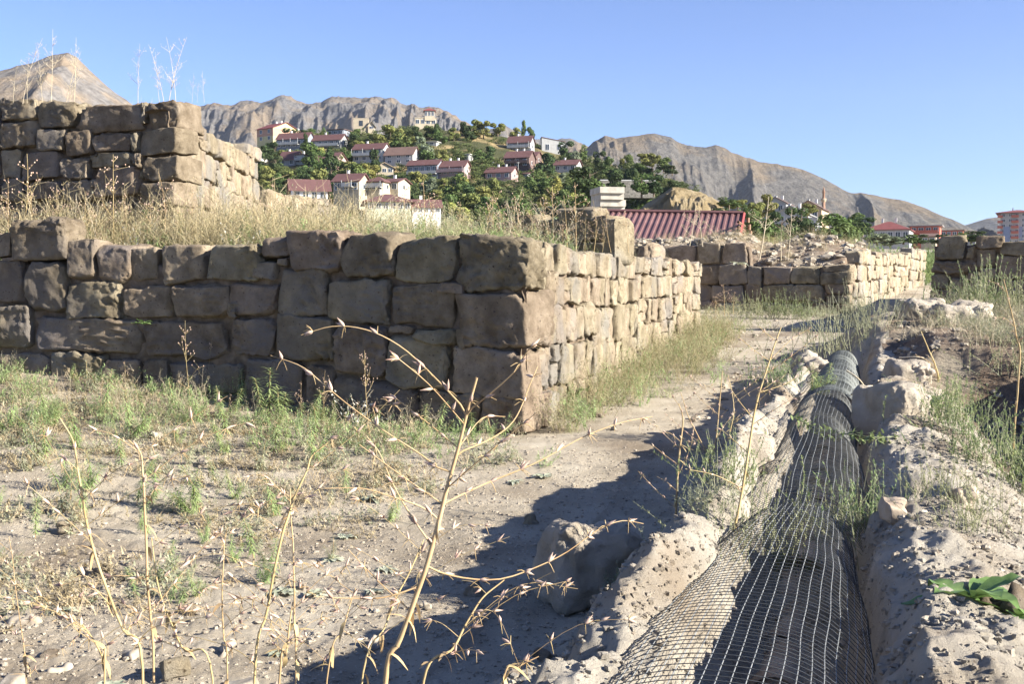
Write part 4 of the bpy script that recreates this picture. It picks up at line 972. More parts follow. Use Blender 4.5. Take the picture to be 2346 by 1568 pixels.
# large trees the photo shows clearly (foot u, v; height m; width m; colour)
for t in [(895, 345, 9.5, 13, 'olive'), (925, 352, 8, 11, 'green'), (862, 352, 7.5, 9, 'olive'), (865, 400, 9.5, 6, 'dark', 'round'), (1245, 408, 9.8, 11, 'dark'), (1222, 440, 7, 8, 'green'), (1300, 372, 8.2, 9, 'dark'),
          (1330, 375, 7.5, 6, 'green'), (1375, 395, 8, 7, 'dark', 'round'), (1140, 318, 6.5, 8.5, 'olive'), (1108, 320, 7.5, 8, 'olive'), (1085, 315, 7.5, 7, 'olive'), (1065, 312, 6.5, 5, 'dark'), (1200, 318, 7.5, 4.5, 'green', 'tall'), (1215, 322, 6, 4.5, 'green'), (1180, 322, 5.5, 6.5, 'olive'),
          (1040, 322, 5.2, 6, 'olive'), (1010, 330, 5.5, 6, 'green'), (985, 318, 5.5, 7, 'green'), (960, 322, 6, 6, 'dark'), (945, 345, 5.5, 7, 'olive'), (1000, 310, 4, 5, 'dark'), (820, 360, 6, 8, 'olive'), (795, 372, 5.5, 6, 'green'), (810, 330, 5.5, 5.5, 'green'), (690, 318, 4, 7, 'dark'), (715, 316, 4, 4, 'green'), (745, 314, 4, 3, 'green'),
          (600, 372, 7, 9, 'dark'), (630, 365, 6.5, 8, 'dark'), (605, 400, 8, 10, 'dark'), (632, 400, 7, 8, 'dark'), (612, 425, 7, 9, 'green'), (645, 432, 5, 8, 'green'), (700, 355, 8, 4, 'dark', 'tall'), (712, 380, 9, 10, 'green'), (730, 395, 8, 8, 'green'), (776, 392, 6, 5, 'green'),
          (800, 410, 6, 8, 'olive'), (825, 418, 6.5, 8, 'green'), (845, 420, 7, 8, 'yellow'), (790, 430, 6, 8, 'olive'), (770, 425, 5, 6, 'green'), (720, 430, 6, 8, 'green'), (680, 428, 5, 8, 'green'), (960, 350, 7, 6, 'grey'), (975, 372, 7, 7, 'grey'), (975, 395, 6, 6, 'green'),
          (1395, 395, 6, 5, 'green'), (1440, 384, 5, 4.5, 'green'), (1432, 392, 4.5, 5, 'olive'), (1475, 385, 5, 8, 'olive'), (1495, 388, 5, 7, 'olive'), (1520, 392, 4.5, 6, 'green'), (1540, 400, 3.2, 6, 'dark'), (1455, 455, 9, 6, 'dark'), (1532, 450, 5, 8, 'dark')]:
    u, v, h, w, col = t[:5]; tree(u, v, h, w, col, t[5] if len(t) > 5 else 'round')
tree(758, 412, 10.5, 9, 'dark', 'cone')
for (u, v, h, w, c_) in [(1405, 446, 5, 6, 'dark'), (1470, 448, 5, 6, 'green'), (1350, 450, 6, 8, 'dark'), (1498, 446, 4, 5, 'dark'), (1350, 475, 6, 8, 'green')]: tree(u, v, h, w, c_, Y=225 if v < 449 else 190)
# dark hedge on the terrace above the retaining wall
for k in range(13): tree(1385+k*9.5+rt.uniform(-3, 3), 416+rt.uniform(-3, 3), rt.uniform(3.8, 5), rt.uniform(4.5, 6.5), 'dark' if k % 3 else 'green')
# trees filling the hillside
cnt = 0; tries = 0; placed = []
while cnt < 190 and tries < 6000:
    tries += 1
    u = rt.uniform(600, 1480); vtop = np.interp(u, hu, hv); v = vtop + 12 + (560-vtop-12)*rt.random()**.8
    if u > 1330 and v < 480 and rt.random() < .7: continue
    if 940 < u < 1200 and v < 360 and rt.random() < .75: continue
    Y = float(hill_Y(u, v)); h = rt.uniform(4.6, 8.2); w = h*rt.uniform(.95, 1.5); k = F/Y
    x0, x1, y0, y1 = u-w*k*.30, u+w*k*.30, v-h*k*.85, v-h*k*.05
    bad = False
    for (a0, a1, b0, b1, Yh, s_) in HOUSES:
        if Yh > Y-2:
            ox = min(x1, a1)-max(x0, a0); oy = min(y1, b0+(b1-b0)*.86)-max(y0, b0)
            if ox > 2 and oy > 0: bad = True; break
    if bad: continue
    if any(abs(u-a) < w*k*.20 and abs(v-b) < h*k*.18 for a, b in placed): continue
    placed.append((u, v))
    tree(u, v, h, w, rt.choices(['green', 'olive', 'dark', 'grey', 'yellow'], [5, 4, 4, 1, 1])[0], rt.choices(['round', 'tall'], [6, 1])[0]); cnt += 1
# bushes and young trees between them, too many to count
ug = MB(); tpl = [tree_mesh(900+i, 'round', 260)[0].data() for i in range(4)]; ru = random.Random(3); c_ = 0
for q_ in range(5000):
    u = ru.uniform(600, 1640); vtop = np.interp(u, hu, hv); v = vtop + 4 + (560-vtop-4)*ru.random()
    gold = (1120 < u < 1330 and v < 400) or (u > 1450 and v > 405) or (950 < u < 1330 and v < 345)
    if gold and ru.random() < .80: continue
    Y = float(hill_Y(u, v)); s = ru.uniform(2.2, 4.8); k = F/Y
    if any(Yh > Y-2 and u+s*k*.3 > a0 and u-s*k*.3 < a1 and v-s*k*.7 < b0+(b1-b0)*.93 and v > b0 for (a0, a1, b0, b1, Yh, s_) in HOUSES): continue
    V_, F_, M_ = ru.choice(tpl); c_ += 1
    if c_ > 1500: break
    p = P(u, v, Y); stamp(ug, V_*np.array([1.5, 1.5, 1]), F_, M_, (p[0], p[1], p[2]-s*.12), ru.uniform(0, 6), s)
tag(ug.build('undergrowth', leafmat('undergrowth_leaves', (.10, .12, .042)), smooth=False), kind='stuff')
# valley trees at the right
for (u, vf, ht, wd, col, Y) in [(1748, 570, 95, 80, 'green', 90), (1722, 560, 55, 60, 'dark', 110), (1760, 500, 60, 45, 'olive', 200), (1790, 560, 80, 70, 'dark', 120), (1835, 540, 70, 70, 'dark', 150), (1862, 560, 60, 60, 'green', 120), (1912, 545, 62, 80, 'green', 150), (1940, 555, 50, 60, 'green', 140), (1890, 570, 45, 60, 'dark', 100), (1715, 590, 60, 70, 'green', 80), (1760, 590, 50, 60, 'olive', 75),
        (1700, 500, 35, 35, 'green', 200), (1670, 478, 28, 50, 'green', 230), (1690, 482, 26, 40, 'olive', 240), (1975, 540, 45, 55, 'dark', 180), (1962, 520, 35, 40, 'green', 300), (2010, 560, 30, 60, 'grey', 110), (2040, 565, 28, 60, 'grey', 120), (2070, 558, 22, 60, 'green', 130), (2100, 560, 24, 50, 'dark', 140), (2195, 560, 30, 40, 'green', 150), (2225, 556, 28, 60, 'dark', 170), (1730, 520, 60, 40, 'olive', 190), (2260, 560, 22, 50, 'green', 180), (1850, 500, 35, 40, 'olive', 210), (2150, 560, 25, 40, 'dark', 160), (1640, 500, 25, 50, 'dark', 160), (1800, 600, 55, 70, 'dark', 70), (1850, 600, 45, 70, 'green', 68)]:
    tree(u, vf, ht/F*Y, wd/F*Y*1.35, col, 'round', Y=Y, land=1)
# labels: every tree by its look, its nearest house and, where needed, its order from the left
by = {}
for t in TREES: by.setdefault((t[3], t[4]), []).append(t)
ORD = ['leftmost', 'second from left', 'third from left', 'fourth from left', 'fifth from left', 'sixth from left', 'seventh from left', 'eighth from left', 'ninth from left', 'tenth from left', 'eleventh from left', 'twelfth from left', 'thirteenth from left', 'fourteenth from left', 'fifteenth from left', 'sixteenth from left', 'seventeenth from left']
def order_labels(L, fmt):
    L.sort(key=lambda t: t[1])
    for i, t in enumerate(L): t[0]['label'] = fmt(t, i, len(L))
for k, L in by.items():
    if len(L) == 1: L[0][0]['label'] = f"{k[0]} {k[1]}"
    else: order_labels(L, lambda t, i, n: f"{k[0]} {k[1]}, {ORD[min(i, 16)] if i < n-1 or n > 6 else 'rightmost'}")

# ------------------------------------------------------------------ trench: clay pipe, wire mesh, stones
def xc(y): return float(XC(y))
TD = np.array([.3048, .9524]); TN = np.array([.9524, -.3048])     # along the trench, to its right
def tp(y, w, z): return np.array([XC(y) + w*TN[0], y + w*TN[1], z])
yy = 1.75; k = 0
while yy < 10.5:
    L = .46; jog = .02*math.sin(k*2.3)
    p = empty('clay_pipe', tp(yy, -.0+jog, -.07), 0, None, 'pipe', 'clay pipe sections lying in the trench')
    a, b = tp(yy, jog-.05, -.06-.02*math.sin(k*1.7)), tp(yy+L*.95, jog-.05+.02*math.sin(k*2.1), -.065)
    q = MB(); n = 16; r = .082
    path = [a+(b-a)*t for t in (0, .02, .3, .7, .98, 1)]
    tube(q, path, [r*.6, r, r*.985, r*.96, r*.93, r*.6], 20); q.build('barrel', M['clay'], p)
    q = MB(); path = [a+(b-a)*t for t in (-.02, .0, .10, .125)]; tube(q, path, [r*1.0, r*1.14, r*1.14, r*1.0], 20); q.build('collar', M['clay'], p)
    p['label'] = ['nearest clay pipe section under the wire mesh at the bottom edge', 'second clay pipe section from the bottom edge under the mesh', 'third clay pipe section from the bottom edge under the mesh', 'fourth clay pipe section from the bottom edge under the mesh', 'fifth clay pipe section, by the step between the two mesh pieces'][k] if k < 5 else f"clay pipe section {['just beyond the mesh step', 'under the near end of the second mesh piece', 'under the middle of the second mesh piece', 'at the green creeping vine', 'beyond the creeping vine', 'under the far mesh'][min(k-5, 5)]}{'' if k < 10 else ', ' + ORD[k-10].replace('leftmost', 'nearest').replace('left', 'the near end')}"
    yy += .48; k += 1
def mesh_piece(name, label, y0, y1, prof, widths, dx, dy, seed, mlong, mcross, rr=.0014, ragged=.0, rc=.0012):
    rs = np.random.RandomState(seed); e = empty(name, tp(y0, 0, .3), 0, label, 'wire mesh', 'lengths of wire mesh bent over the trench')
    pr = np.array(prof); sl = np.concatenate([[0], np.cumsum(np.linalg.norm(np.diff(pr, axis=0), axis=1))]); L = sl[-1]
    def pt(y, s):
        s = np.clip(s, 0, L); w = np.interp(s, sl, pr[:, 0]); z = np.interp(s, sl, pr[:, 1])
        f = np.interp(y, [a for a, b, c, d in widths], [b for a, b, c, d in widths]); dz_ = np.interp(y, [a for a, b, c, d in widths], [c for a, b, c, d in widths]); sh_ = np.interp(y, [a for a, b, c, d in widths], [d for a, b, c, d in widths])
        wob = .008*math.sin(y*4+s*5+seed)+.003*math.sin(y*13+s*3)
        return tp(y, w*f+sh_+wob*.6, z+dz_+wob)
    q = MB(); nl = int(L/dx)
    smo = lambda t: t
    for i in range(nl+1):
        s = L*i/nl; ya = y0 + rs.uniform(0, ragged); yb = y1-rs.uniform(0, ragged)
        tube(q, [pt(y, s+.0015*math.sin(y*5+i)) for y in np.arange(ya, yb, .05)], rr, 4)
    q.build('lengthwise_wires', mlong, e)
    q = MB()
    for y in np.arange(y0, y1, dy):
        cut = rs.uniform(0, ragged)*2 if ragged else 0
        ss = np.linspace(0, L-cut*.4, 26); ph = rs.uniform(-.004, .004)
        tube(q, [pt(y+ph+.003*math.sin(s*20), s)+np.array([0, 0, .002]) for s in ss], rc, 4)
    q.build('cross_wires', mcross, e)
arch = smooth_path([(-.50, .14, 0), (-.44, .27, 0), (-.32, .355, 0), (-.16, .40, 0), (.0, .405, 0), (.12, .375, 0), (.20, .31, 0), (.245, .24, 0), (.26, .10, 0)], 40)[:, :2]
mesh_piece('wire_mesh', 'black wire mesh arch over the trench nearest the camera, with a ragged right edge', 1.75, 4.15, arch, [(1.7, 1.0, .0, 0), (2.8, .96, -.02, 0), (3.6, .80, -.03, .0), (4.2, .58, -.02, .03)], .031, .033, 3, M['wiregrey'], M['wire'], .0013, .05, .0011)
arch2 = smooth_path([(-.33, .16, 0), (-.30, .27, 0), (-.20, .36, 0), (-.06, .41, 0), (.08, .40, 0), (.19, .33, 0), (.25, .22, 0), (.27, .10, 0)], 40)[:, :2]
mesh_piece('wire_mesh', 'grey wire mesh arch over the trench in the middle, behind the nearest one', 4.0, 7.9, arch2, [(4, .92, -.06, 0), (4.8, 1.05, -.03, .0), (5.6, .82, .02, 0), (6.2, .72, .03, -.03), (8, .72, .06, -.03)], .034, .033, 7, M['wiregrey'], mat('dusty_wire', [(.09, .095, .09), (.16, .16, .15)], 20, .6, 0), .0015, .03)
mesh_piece('wire_mesh', 'grey green fine mesh curved over the far end of the trench', 7.6, 11.4, arch2, [(7.5, .78, .07, 0), (9, .72, .07, 0), (11.5, .62, .12, .0)], .036, .030, 9, M['wiregrey'], mat('grey_green_wire', [(.12, .13, .12), (.20, .21, .195)], 20, .5, 0), .0026, .02, .0024)

def rock(u, v, Y, size, label, seed, m='boulder', name='boulder', cat='rock', n=20, sink=.35, rot=0, rough=1.6, group=None, rnd=.55, zoff=0):
    p = P(u, v, Y); z = H1(p[0], p[1])
    V, Fc = stone_verts(np.array(size)/2, seed, n, rough, rnd)
    ca, sa = math.cos(rot), math.sin(rot); V = np.stack([V[:, 0]*ca-V[:, 1]*sa, V[:, 0]*sa+V[:, 1]*ca, V[:, 2]], -1)
    mb = MB(); mb.add(V, Fc)
    return tag(mb.build(name, M[m], loc=(p[0], p[1], z+size[2]*(.5-sink)+zoff)), label, cat, group)
p_ = Gp(1352, 1375, -.12)
rock(1352, 1375, p_[1], (.38, .32, .38), 'pale boulder on the path edge, sunlit on top, beside the trench bank', 11, rot=.35, n=30, sink=.12, rough=2.0)
p_ = P(2160, 722, 13.6); rock(2150, 728, 13.6, (.85, .6, .42), 'broad pale rock outcrop sticking out of the ground before the dark wall', 23, n=26, rough=2.3, sink=.45)
rock(2195, 742, 12.9, (.70, .5, .30), 'lower grey slab of rock in front of the pale outcrop', 29, n=22, rough=2.2, sink=.4, m='boulder')
rock(2125, 706, 14.6, (.45, .3, .25), 'small pale stone behind the left end of the rock outcrop', 31, n=16)
rock(2045, 950, 6.9, (.34, .55, .34), 'rounded earthy boulder right of the middle mesh arch', 37, n=28, rough=1.6, rot=.3, sink=.5, m='boulder')
rock(1740, 1020, 5.45, (.16, .2, .18), 'brown stone lump on the left rim where the second mesh begins', 41, m='boulder', n=18, sink=.3)
rock(1868, 852, 10.3, (.24, .3, .24), 'pale stone standing left of the far end of the mesh', 53, m='boulder', n=16, sink=.2)
rock(2075, 865, 9.6, (.3, .45, .24), 'pale lump of earth right of the far end of the mesh', 59, n=20, sink=.4)
rock(2012, 715, 16.0, (.3, .2, .18), 'little brown stone in the gap between the walls', 61, m='stone_lit', n=12)
rock(2060, 1240, 3.9, (.10, .12, .09), 'small pinkish stone on the inner side of the right rim', 67, m='clay', n=10)
rock(2300, 1500, 2.75, (.14, .10, .09), 'brown angular stone at the lower right below the broad leaves', 71, m='stone', n=12)
rock(2190, 1215, 4.0, (.06, .05, .06), 'small reddish brown stone in the dark hollow at right', 73, m='clay', n=10)
stl = [(105, 1432, .08), (140, 1455, .07), (20, 1500, .09), (395, 1478, .14), (300, 1425, .10), (560, 1512, .12), (1085, 1305, .07), (980, 1335, .05), (1165, 1000, .10), (1372, 965, .12), (980, 1520, .16), (1185, 1490, .09), (420, 1340, .07), (1000, 1165, .06), (330, 1530, .09), (240, 1250, .10), (470, 1050, .13), (360, 1010, .12), (1215, 1160, .08), (800, 1000, .09), (600, 1060, .10), (150, 1170, .11), (700, 1290, .07), (860, 1420, .06), (1240, 1440, .08), (520, 1420, .07), (60, 1350, .08)]
LST = []
for i, (u, v, s) in enumerate(stl):
    p_ = Gp(u, v, .0)
    r = rock(u, v, p_[1], (s*.75, s*.62, s*.42), None, 200+i, 'pebble' if i % 3 else 'stone_lit', 'loose_stone', 'stone', 10, .25, i*.7, 1.5, 'loose stones on the ground in front of the walls', rnd=.35)
    LST.append([r, u, v, 'small ' + ('grey' if i % 3 else 'pale') + ' loose stone'])

# landmarks used in the labels of small things
LM = [(60, 900, 'at the long wall foot, far left'), (330, 920, 'at the long wall foot, left'), (640, 960, 'at the long wall foot, middle'), (1000, 1000, 'at the long wall foot near its corner'),
      (80, 1150, 'on the weedy field, left edge'), (420, 1120, 'on the weedy field, centre'), (760, 1150, 'beyond the thickest stalk'), (1120, 1150, 'where the path meets the weeds'), (100, 1420, 'in the lower left corner'), (420, 1400, 'on bare ground at lower left'), (750, 1350, 'left of the thickest stalk'), (1050, 1400, 'in the shaded part of the path'), (1300, 1000, 'beside the wall corner on the path'),
      (1400, 880, 'by the sunlit side wall'), (1580, 800, 'at the far end of the side wall'), (1640, 1150, 'on the left rim of the trench'), (1900, 1130, 'growing through the wire mesh'), (2150, 1000, 'on the right rim above the dark hollow'), (2250, 1400, 'at the lower right corner'), (2250, 850, 'on the bank behind the dark hollow'), (2250, 730, 'in front of the dark wall at right'), (1780, 710, 'before the foot of the cross wall'),
      (100, 180, 'on the upper left wall, left end'), (390, 160, 'on the upper left wall near its corner'), (100, 430, 'before the upper left wall, far left'), (350, 450, 'before the upper left wall corner'), (640, 440, 'beside the broken upper wall end'), (900, 470, 'on the terrace middle'), (1200, 450, 'by the low terrace wall'), (1420, 450, 'on the terrace by the pale slab'), (1620, 520, 'on the cross wall before the red shed'), (1800, 500, 'on the cross wall right of the red shed')]
def finish_labels(L):
    by = {}
    for t in L:
        b = min(LM, key=lambda q: (q[0]-t[1])**2+(1.4*(q[1]-t[2]))**2); by.setdefault((t[3], b[2]), []).append(t)
    for k, l in by.items():
        order_labels(l, lambda t, i, n: f"{k[0]} {k[1]}" + ('' if n == 1 else f", {ORD[min(i, 16)] if i < n-1 or n > 6 else 'rightmost'}"))
finish_labels(LST)

# ------------------------------------------------------------------ plants
def rib(mb, pts, w0, w1, rs, mi=0):
    """thin ribbon along points"""
    pts = np.asarray(pts, float); n = len(pts); d = pts[-1]-pts[0]; side = np.cross(d, rs.normal(size=3)); side /= np.linalg.norm(side)+1e-9
    w = np.linspace(w0, w1, n)[:, None]/2; V = np.stack([pts-side*w, pts+side*w], 1).reshape(-1, 3)
    i = np.arange(n-1); mb.add(V, np.stack([2*i, 2*i+1, 2*i+3, 2*i+2], -1), mi)
def arc(base, ang, lean, L, n=4, curve=.5, rs=None):
    out = [np.array(base, float)]; th = lean; d = np.array([math.cos(ang), math.sin(ang)])
    for k in range(n):
        s = L/n; out.append(out[-1] + s*np.array([d[0]*math.sin(th), d[1]*math.sin(th), math.cos(th)])); th += curve/n
    return out
def T_grass(seed, n=40, h=.25, spread=.06, w=.004):
    rs = np.random.RandomState(seed); mb = MB()
    for k in range(n):
        a = rs.rand()*6.28; b = rs.normal(size=2)*spread
        rib(mb, arc((b[0], b[1], 0), a, rs.uniform(.05, .7), h*rs.uniform(.5, 1.1), 3, rs.uniform(.2, 1.3)), w, w*.2, rs)
    return mb.data()
def T_twiggy(seed, n=16, h=.5, spread=.10, leaves=9, lw=.007, ll=.022, sw=.0035, lean=.8):
    """loose bushy weed: thin arching stems with side twigs and tiny leaves; slots 0 stem, 1 leaf"""
    rs = np.random.RandomState(seed); mb = MB()
    for k in range(n):
        a = rs.rand()*6.28; b = rs.normal(size=2)*spread; L = h*rs.uniform(.5, 1.1)
        pts = arc((b[0], b[1], 0), a, rs.uniform(.0, lean), L, 5, rs.uniform(-.2, .9)); rib(mb, pts, sw, sw*.4, rs)
        for j in range(5):
            t = rs.uniform(.25, 1)*4.99; i = int(t); p = pts[i]+(pts[i+1]-pts[i])*(t-i)
            tw = arc(p, rs.rand()*6.28, rs.uniform(.3, 1.2), L*rs.uniform(.12, .3), 2, rs.uniform(-.6, .3)); rib(mb, tw, sw*.6, sw*.3, rs)
            for q in range(max(0, leaves//5)):
                d = rs.normal(size=3); d[2] = abs(d[2])*.6; c = tw[1] if q % 2 else tw[2]; leaf(mb, c+rs.normal(size=3)*.008, d, np.array([0, 0, 1.]), ll*rs.uniform(.6, 1.3), lw, .1, 1, 1)
        for j in range(leaves):
            t = rs.uniform(.1, 1)*4.99; i = int(t); p = pts[i]+(pts[i+1]-pts[i])*(t-i); d = rs.normal(size=3); d[2] += .3
            leaf(mb, p, d, np.array([0, 0, 1.]), ll*rs.uniform(.6, 1.3), lw, .1, 1, 1)
    return mb.data()
def patchy(P_, f=.8, lo=-.25):
    n = fbm(P_*np.array([f, f, 0]), 3, 91); return P_[n + .25*np.random.RandomState(1).rand(len(P_)) > lo+.1]
def scatter(name, mats, templates, XYZ, smin, smax, seed, label=None, kind='stuff'):
    rs = random.Random(seed); mb = MB()
    for p in XYZ:
        V, Fs, Ms = rs.choice(templates); stamp(mb, V, Fs, Ms, p, rs.uniform(0, 6.28), rs.uniform(smin, smax), rs.uniform(-.15, .15))
    o = mb.build(name, mats, smooth=False); tag(o, label, None, None, kind); return o
def grid_pts(n, seed, box_, cond=None):
    rs = np.random.RandomState(seed); x = rs.uniform(box_[0], box_[1], n); y = rs.uniform(box_[2], box_[3], n)
    if cond is not None:
        k = cond(x, y, rs); x, y = x[k], y[k]
    return np.stack([x, y, Hraw(x, y)-.01], -1)
TG = [T_grass(i, 22, .30, .06, .006) for i in range(3)]
TG2 = [T_grass(10+i, 26, .10, .06, .004) for i in range(3)]
TT = [T_twiggy(i, 15, .60, .12, 16, .010, .024, .0042) for i in range(4)]
TTd = [T_twiggy(20+i, 18, .60, .10, 8, .008, .018, .0045, 1.0) for i in range(4)]
TL = [T_twiggy(30+i, 12, .09, .06, 10, .008, .022, .002, 1.45) for i in range(4)]
TGr = [T_twiggy(40+i, 9, .30, .08, 20, .010, .036, .003, .9) for i in range(3)]
ter = lambda x, y, rs: (inside_poly(A_FRONT, A_SIDE + [(3.2, 27)], x, y) > .18) & (inside_poly(C_FRONT, C_SIDE, x, y, -.1) < 0)
# terrace: dry, straw coloured at left, yellow green in the middle
P1 = grid_pts(900, 1, (-8, -1.6, 9, 14), lambda x, y, rs: ter(x, y, rs) & (rs.rand(len(x)) < .35+.65*sstep(.2, 1.1, inside_poly(A_FRONT, A_SIDE, x, y))))
scatter('dry_weeds', [M['dryweed'], M['dryweed']], TTd, patchy(P1, .8, -.3), .5, 1.4, 3)
P2 = grid_pts(1500, 2, (-4.2, 3.2, 9, 19), lambda x, y, rs: ter(x, y, rs) & (rs.rand(len(x)) < .25+.75*sstep(.25, 1.3, inside_poly(A_FRONT, A_SIDE, x, y))))
scatter('terrace_weeds', [M['dryweed'], M['olive']], TT, patchy(P2), .3, .85, 4)
P3 = grid_pts(500, 3, (-8, 3, 9, 14), lambda x, y, rs: ter(x, y, rs))
scatter('terrace_grass', [M['olive']], TG, P3, .4, 1.0, 5)
P4 = grid_pts(420, 43, (-7, 3.2, 9.3, 17), lambda x, y, rs: ter(x, y, rs) & (fbm(xy3(x, y, .7), 3, 93) > -.05))
scatter('scrub_weeds', [M['strawpale'], M['greygreen']], TT, P4, .5, 1.15, 45)
scatter('green_weeds', [M['spurge'], M['spurge']], TGr, grid_pts(420, 33, (-6, 2, 9.3, 14), lambda x, y, rs: ter(x, y, rs)), .6, 1.3, 6)
# foot of the sunlit side wall
def nearside(x, y, rs):
    sx = np.interp(y, [p[1] for p in A_SIDE], [p[0] for p in A_SIDE]); d = x-sx
    w_ = np.interp(y, [8.7, 10, 12, 14, 17, 18.5], [.35, .9, 1.3, 1.2, .9, .7]); return (d > .02) & (d < w_) & (rs.rand(len(x)) < 1.05-d/w_)
PS = grid_pts(2300, 5, (.1, 5, 8.8, 18.6), nearside)
scatter('side_wall_grass', [M['olive']], TG, PS[:len(PS)//5], .4, .9, 7)
scatter('side_wall_weeds', [M['dryweed'], M['olive']], TT, PS[len(PS)//4:int(len(PS)*.75)], .35, .85, 8)
scatter('side_wall_herbs', [M['greygreen'], M['spurge']], TGr, PS[int(len(PS)*.8):], .5, 1.2, 28)
# creeping patches beside the path and on the left field
def fieldc(x, y, rs):
    n = fbm(xy3(x, y, 1.3), 3, 81); e = x - (.25*(y-5)-.9)
    return (n + .35*sstep(0, -2.5, e) - .7*sstep(-.4, .6, e) + .30*sstep(5, 9, y)*(x < 0) + .2*rs.rand(len(x)) > .20) & ((y < np.interp(x, [-9, -5.5, -3.2, -1.8, .13, .2, 9], [12.1, 11.05, 10.3, 9.75, 8.75, 40, 40])-.02)) & (Wt(x, y) < -1.0)
PF = grid_pts(2500, 6, (-6.5, 2.4, 2.2, 11), fieldc)
n3 = len(PF)//3
scatter('creeping_weeds', [M['dryweed'], M['greygreen']], TL, PF[:n3], .6, 1.5, 9)
scatter('dry_creeping_weeds', [M['strawpale'], M['dryweed']], TL, PF[n3:2*n3], .6, 1.5, 10)
scatter('short_grass', [M['dryweed']], TG2, PF[2*n3:], .5, 1.2, 11)
PW = grid_pts(700, 7, (-6.5, .3, 7.2, 11.5), lambda x, y, rs: (np.interp(x, [-9, -5.5, -3.2, -1.8, .13, .4], [12.1, 11.05, 10.3, 9.75, 8.75, 8.7])-y > .03) & (np.interp(x, [-9, -5.5, -3.2, -1.8, .13, .4], [12.1, 11.05, 10.3, 9.75, 8.75, 8.7])-y < 1.7) & (rs.rand(len(x)) < .25+.75*sstep(.2, -1.5, x)))
scatter('wall_foot_weeds', [M['greygreen'], M['spurge']], TGr, PW[::2], .35, .85, 12)
scatter('wall_foot_dry_weeds', [M['strawpale'], M['dryweed']], TT, PW[1::5], .25, .6, 13)
# right bank, pit and far path edges
scatter('bank_weeds', [M['olive'], M['greygreen']], TGr, grid_pts(1100, 8, (4.4, 12, 10, 17.5), lambda x, y, rs: (Wt(x, y) > .9) & (fbm(xy3(x, y, .9), 2, 83)+rs.rand(len(x))*.5 > .12)), .4, .95, 14)
scatter('bank_dry_weeds', [M['strawpale'], M['dryweed']], TTd, grid_pts(300, 18, (4.2, 10, 9.6, 16), lambda x, y, rs: (Wt(x, y) > .4) & (rs.rand(len(x)) < .6)), .3, .7, 24)
scatter('hollow_weeds', [M['greygreen'], M['green']], TGr, grid_pts(330, 9, (1.6, 6, 3.0, 9.6), lambda x, y, rs: (Wt(x, y) > .75) & (fbm(xy3(x, y, 1.2), 2, 85) > .05)), .3, .9, 15)
scatter('rim_weeds', [M['olive'], M['greygreen']], TGr, grid_pts(420, 10, (.3, 4.4, 3.2, 12.4), lambda x, y, rs: (np.abs(Wt(x, y)+.52) < .2) & (fbm(xy3(x, y, 1.8), 2, 87) > -.05)), .25, .65, 16)
scatter('far_weeds', [M['olive'], M['greygreen']], TGr, grid_pts(1500, 11, (3.2, 13, 18, 24.6), lambda x, y, rs: ((24.0-(x-7.4)*.48-y) > .05) & ((24.0-(x-7.4)*.48-y) < 1.5) & (x < 7.3) | ((np.abs(x-4.0) < .9) & (y < 22) & (rs.rand(len(x)) < .3))), .25, .8, 17)
scatter('rubble_weeds', [M['dryweed'], M['olive']], TTd, grid_pts(800, 12, (2, 12.8, 24.6, 33), lambda x, y, rs: (Hraw(x, y) > 1.72) & (rs.rand(len(x)) < .35+.5*(fbm(xy3(x, y, .7), 2, 89) > .1))), .25, .75, 18)
scatter('wall_top_weeds', [M['dryweed'], M['olive']], TTd, np.concatenate([grid_pts(60, 13, (-8, -4, 12.7, 15), lambda x, y, rs: inside_poly(C_FRONT, C_SIDE, x, y) > .2)]), .3, .7, 19)
# valley side scrub behind the cross wall
scatter('valley_scrub', [M['green'], M['green']], TGr, grid_pts(1200, 14, (4, 40, 34, 80)), 2.0, 5.0, 20)

# pebbles
def T_peb(seed):
    rs = np.random.RandomState(seed); Q, Fc = cube_tpl(2); n = Q/np.linalg.norm(Q, axis=1)[:, None]
    V = n*(1+.35*rs.uniform(-1, 1, (len(n), 1)))*np.array([1, .8, .55]); return V, [Fc], [np.zeros(len(Fc), np.int32)]
TPb = [T_peb(i) for i in range(8)]
def pebbles(name, n, seed, box_, cond, smin, smax, power=3):
    rs = np.random.RandomState(seed); pts = grid_pts(n, seed, box_, cond); mb = MB()
    for p in pts:
        V, Fs, Ms = TPb[rs.randint(8)]; s = smin+(smax-smin)*rs.rand()**power; stamp(mb, V, Fs, Ms, (p[0], p[1], p[2]+.01+s*.2), rs.uniform(0, 6.28), s)
    tag(mb.build(name, M['bank' if name == 'bank_grit' else 'pebble'], smooth=False), kind='stuff')
TPg = []
for i in range(10):
    r_ = np.random.RandomState(i+50); Q, Fc = cube_tpl(1); TPg.append((Q*np.array([1, .85, .6])*(1+.4*r_.uniform(-1, 1, Q.shape)), [Fc], [np.zeros(len(Fc), np.int32)]))
def grit(name, n, seed, box_, cond, smin, smax):
    global TPb
    old = TPb; TPb = TPg*1; pebbles(name, n, seed, box_, cond, smin, smax, 2.5); TPb = old
grit('path_grit', 60000, 61, (-3.6, 2.4, 2.2, 8), lambda x, y, rs: (Wt(x, y) < -.7) & (np.abs(x) < y*.5+.2) & (rs.rand(len(x)) < (2.6/y)**1.3) & (fbm(xy3(x, y, 1.7), 3, 95) + rs.rand(len(x))*.8 > .15), .0022, .008)
grit('bank_grit', 60000, 62, (-.3, 4.5, 1.9, 9), lambda x, y, rs: (Wt(x, y) > -.8) & (Wt(x, y) < 1.1) & (np.abs(Wt(x, y)) > .2) & (rs.rand(len(x)) < (3.0/y)**1.3), .0022, .009)
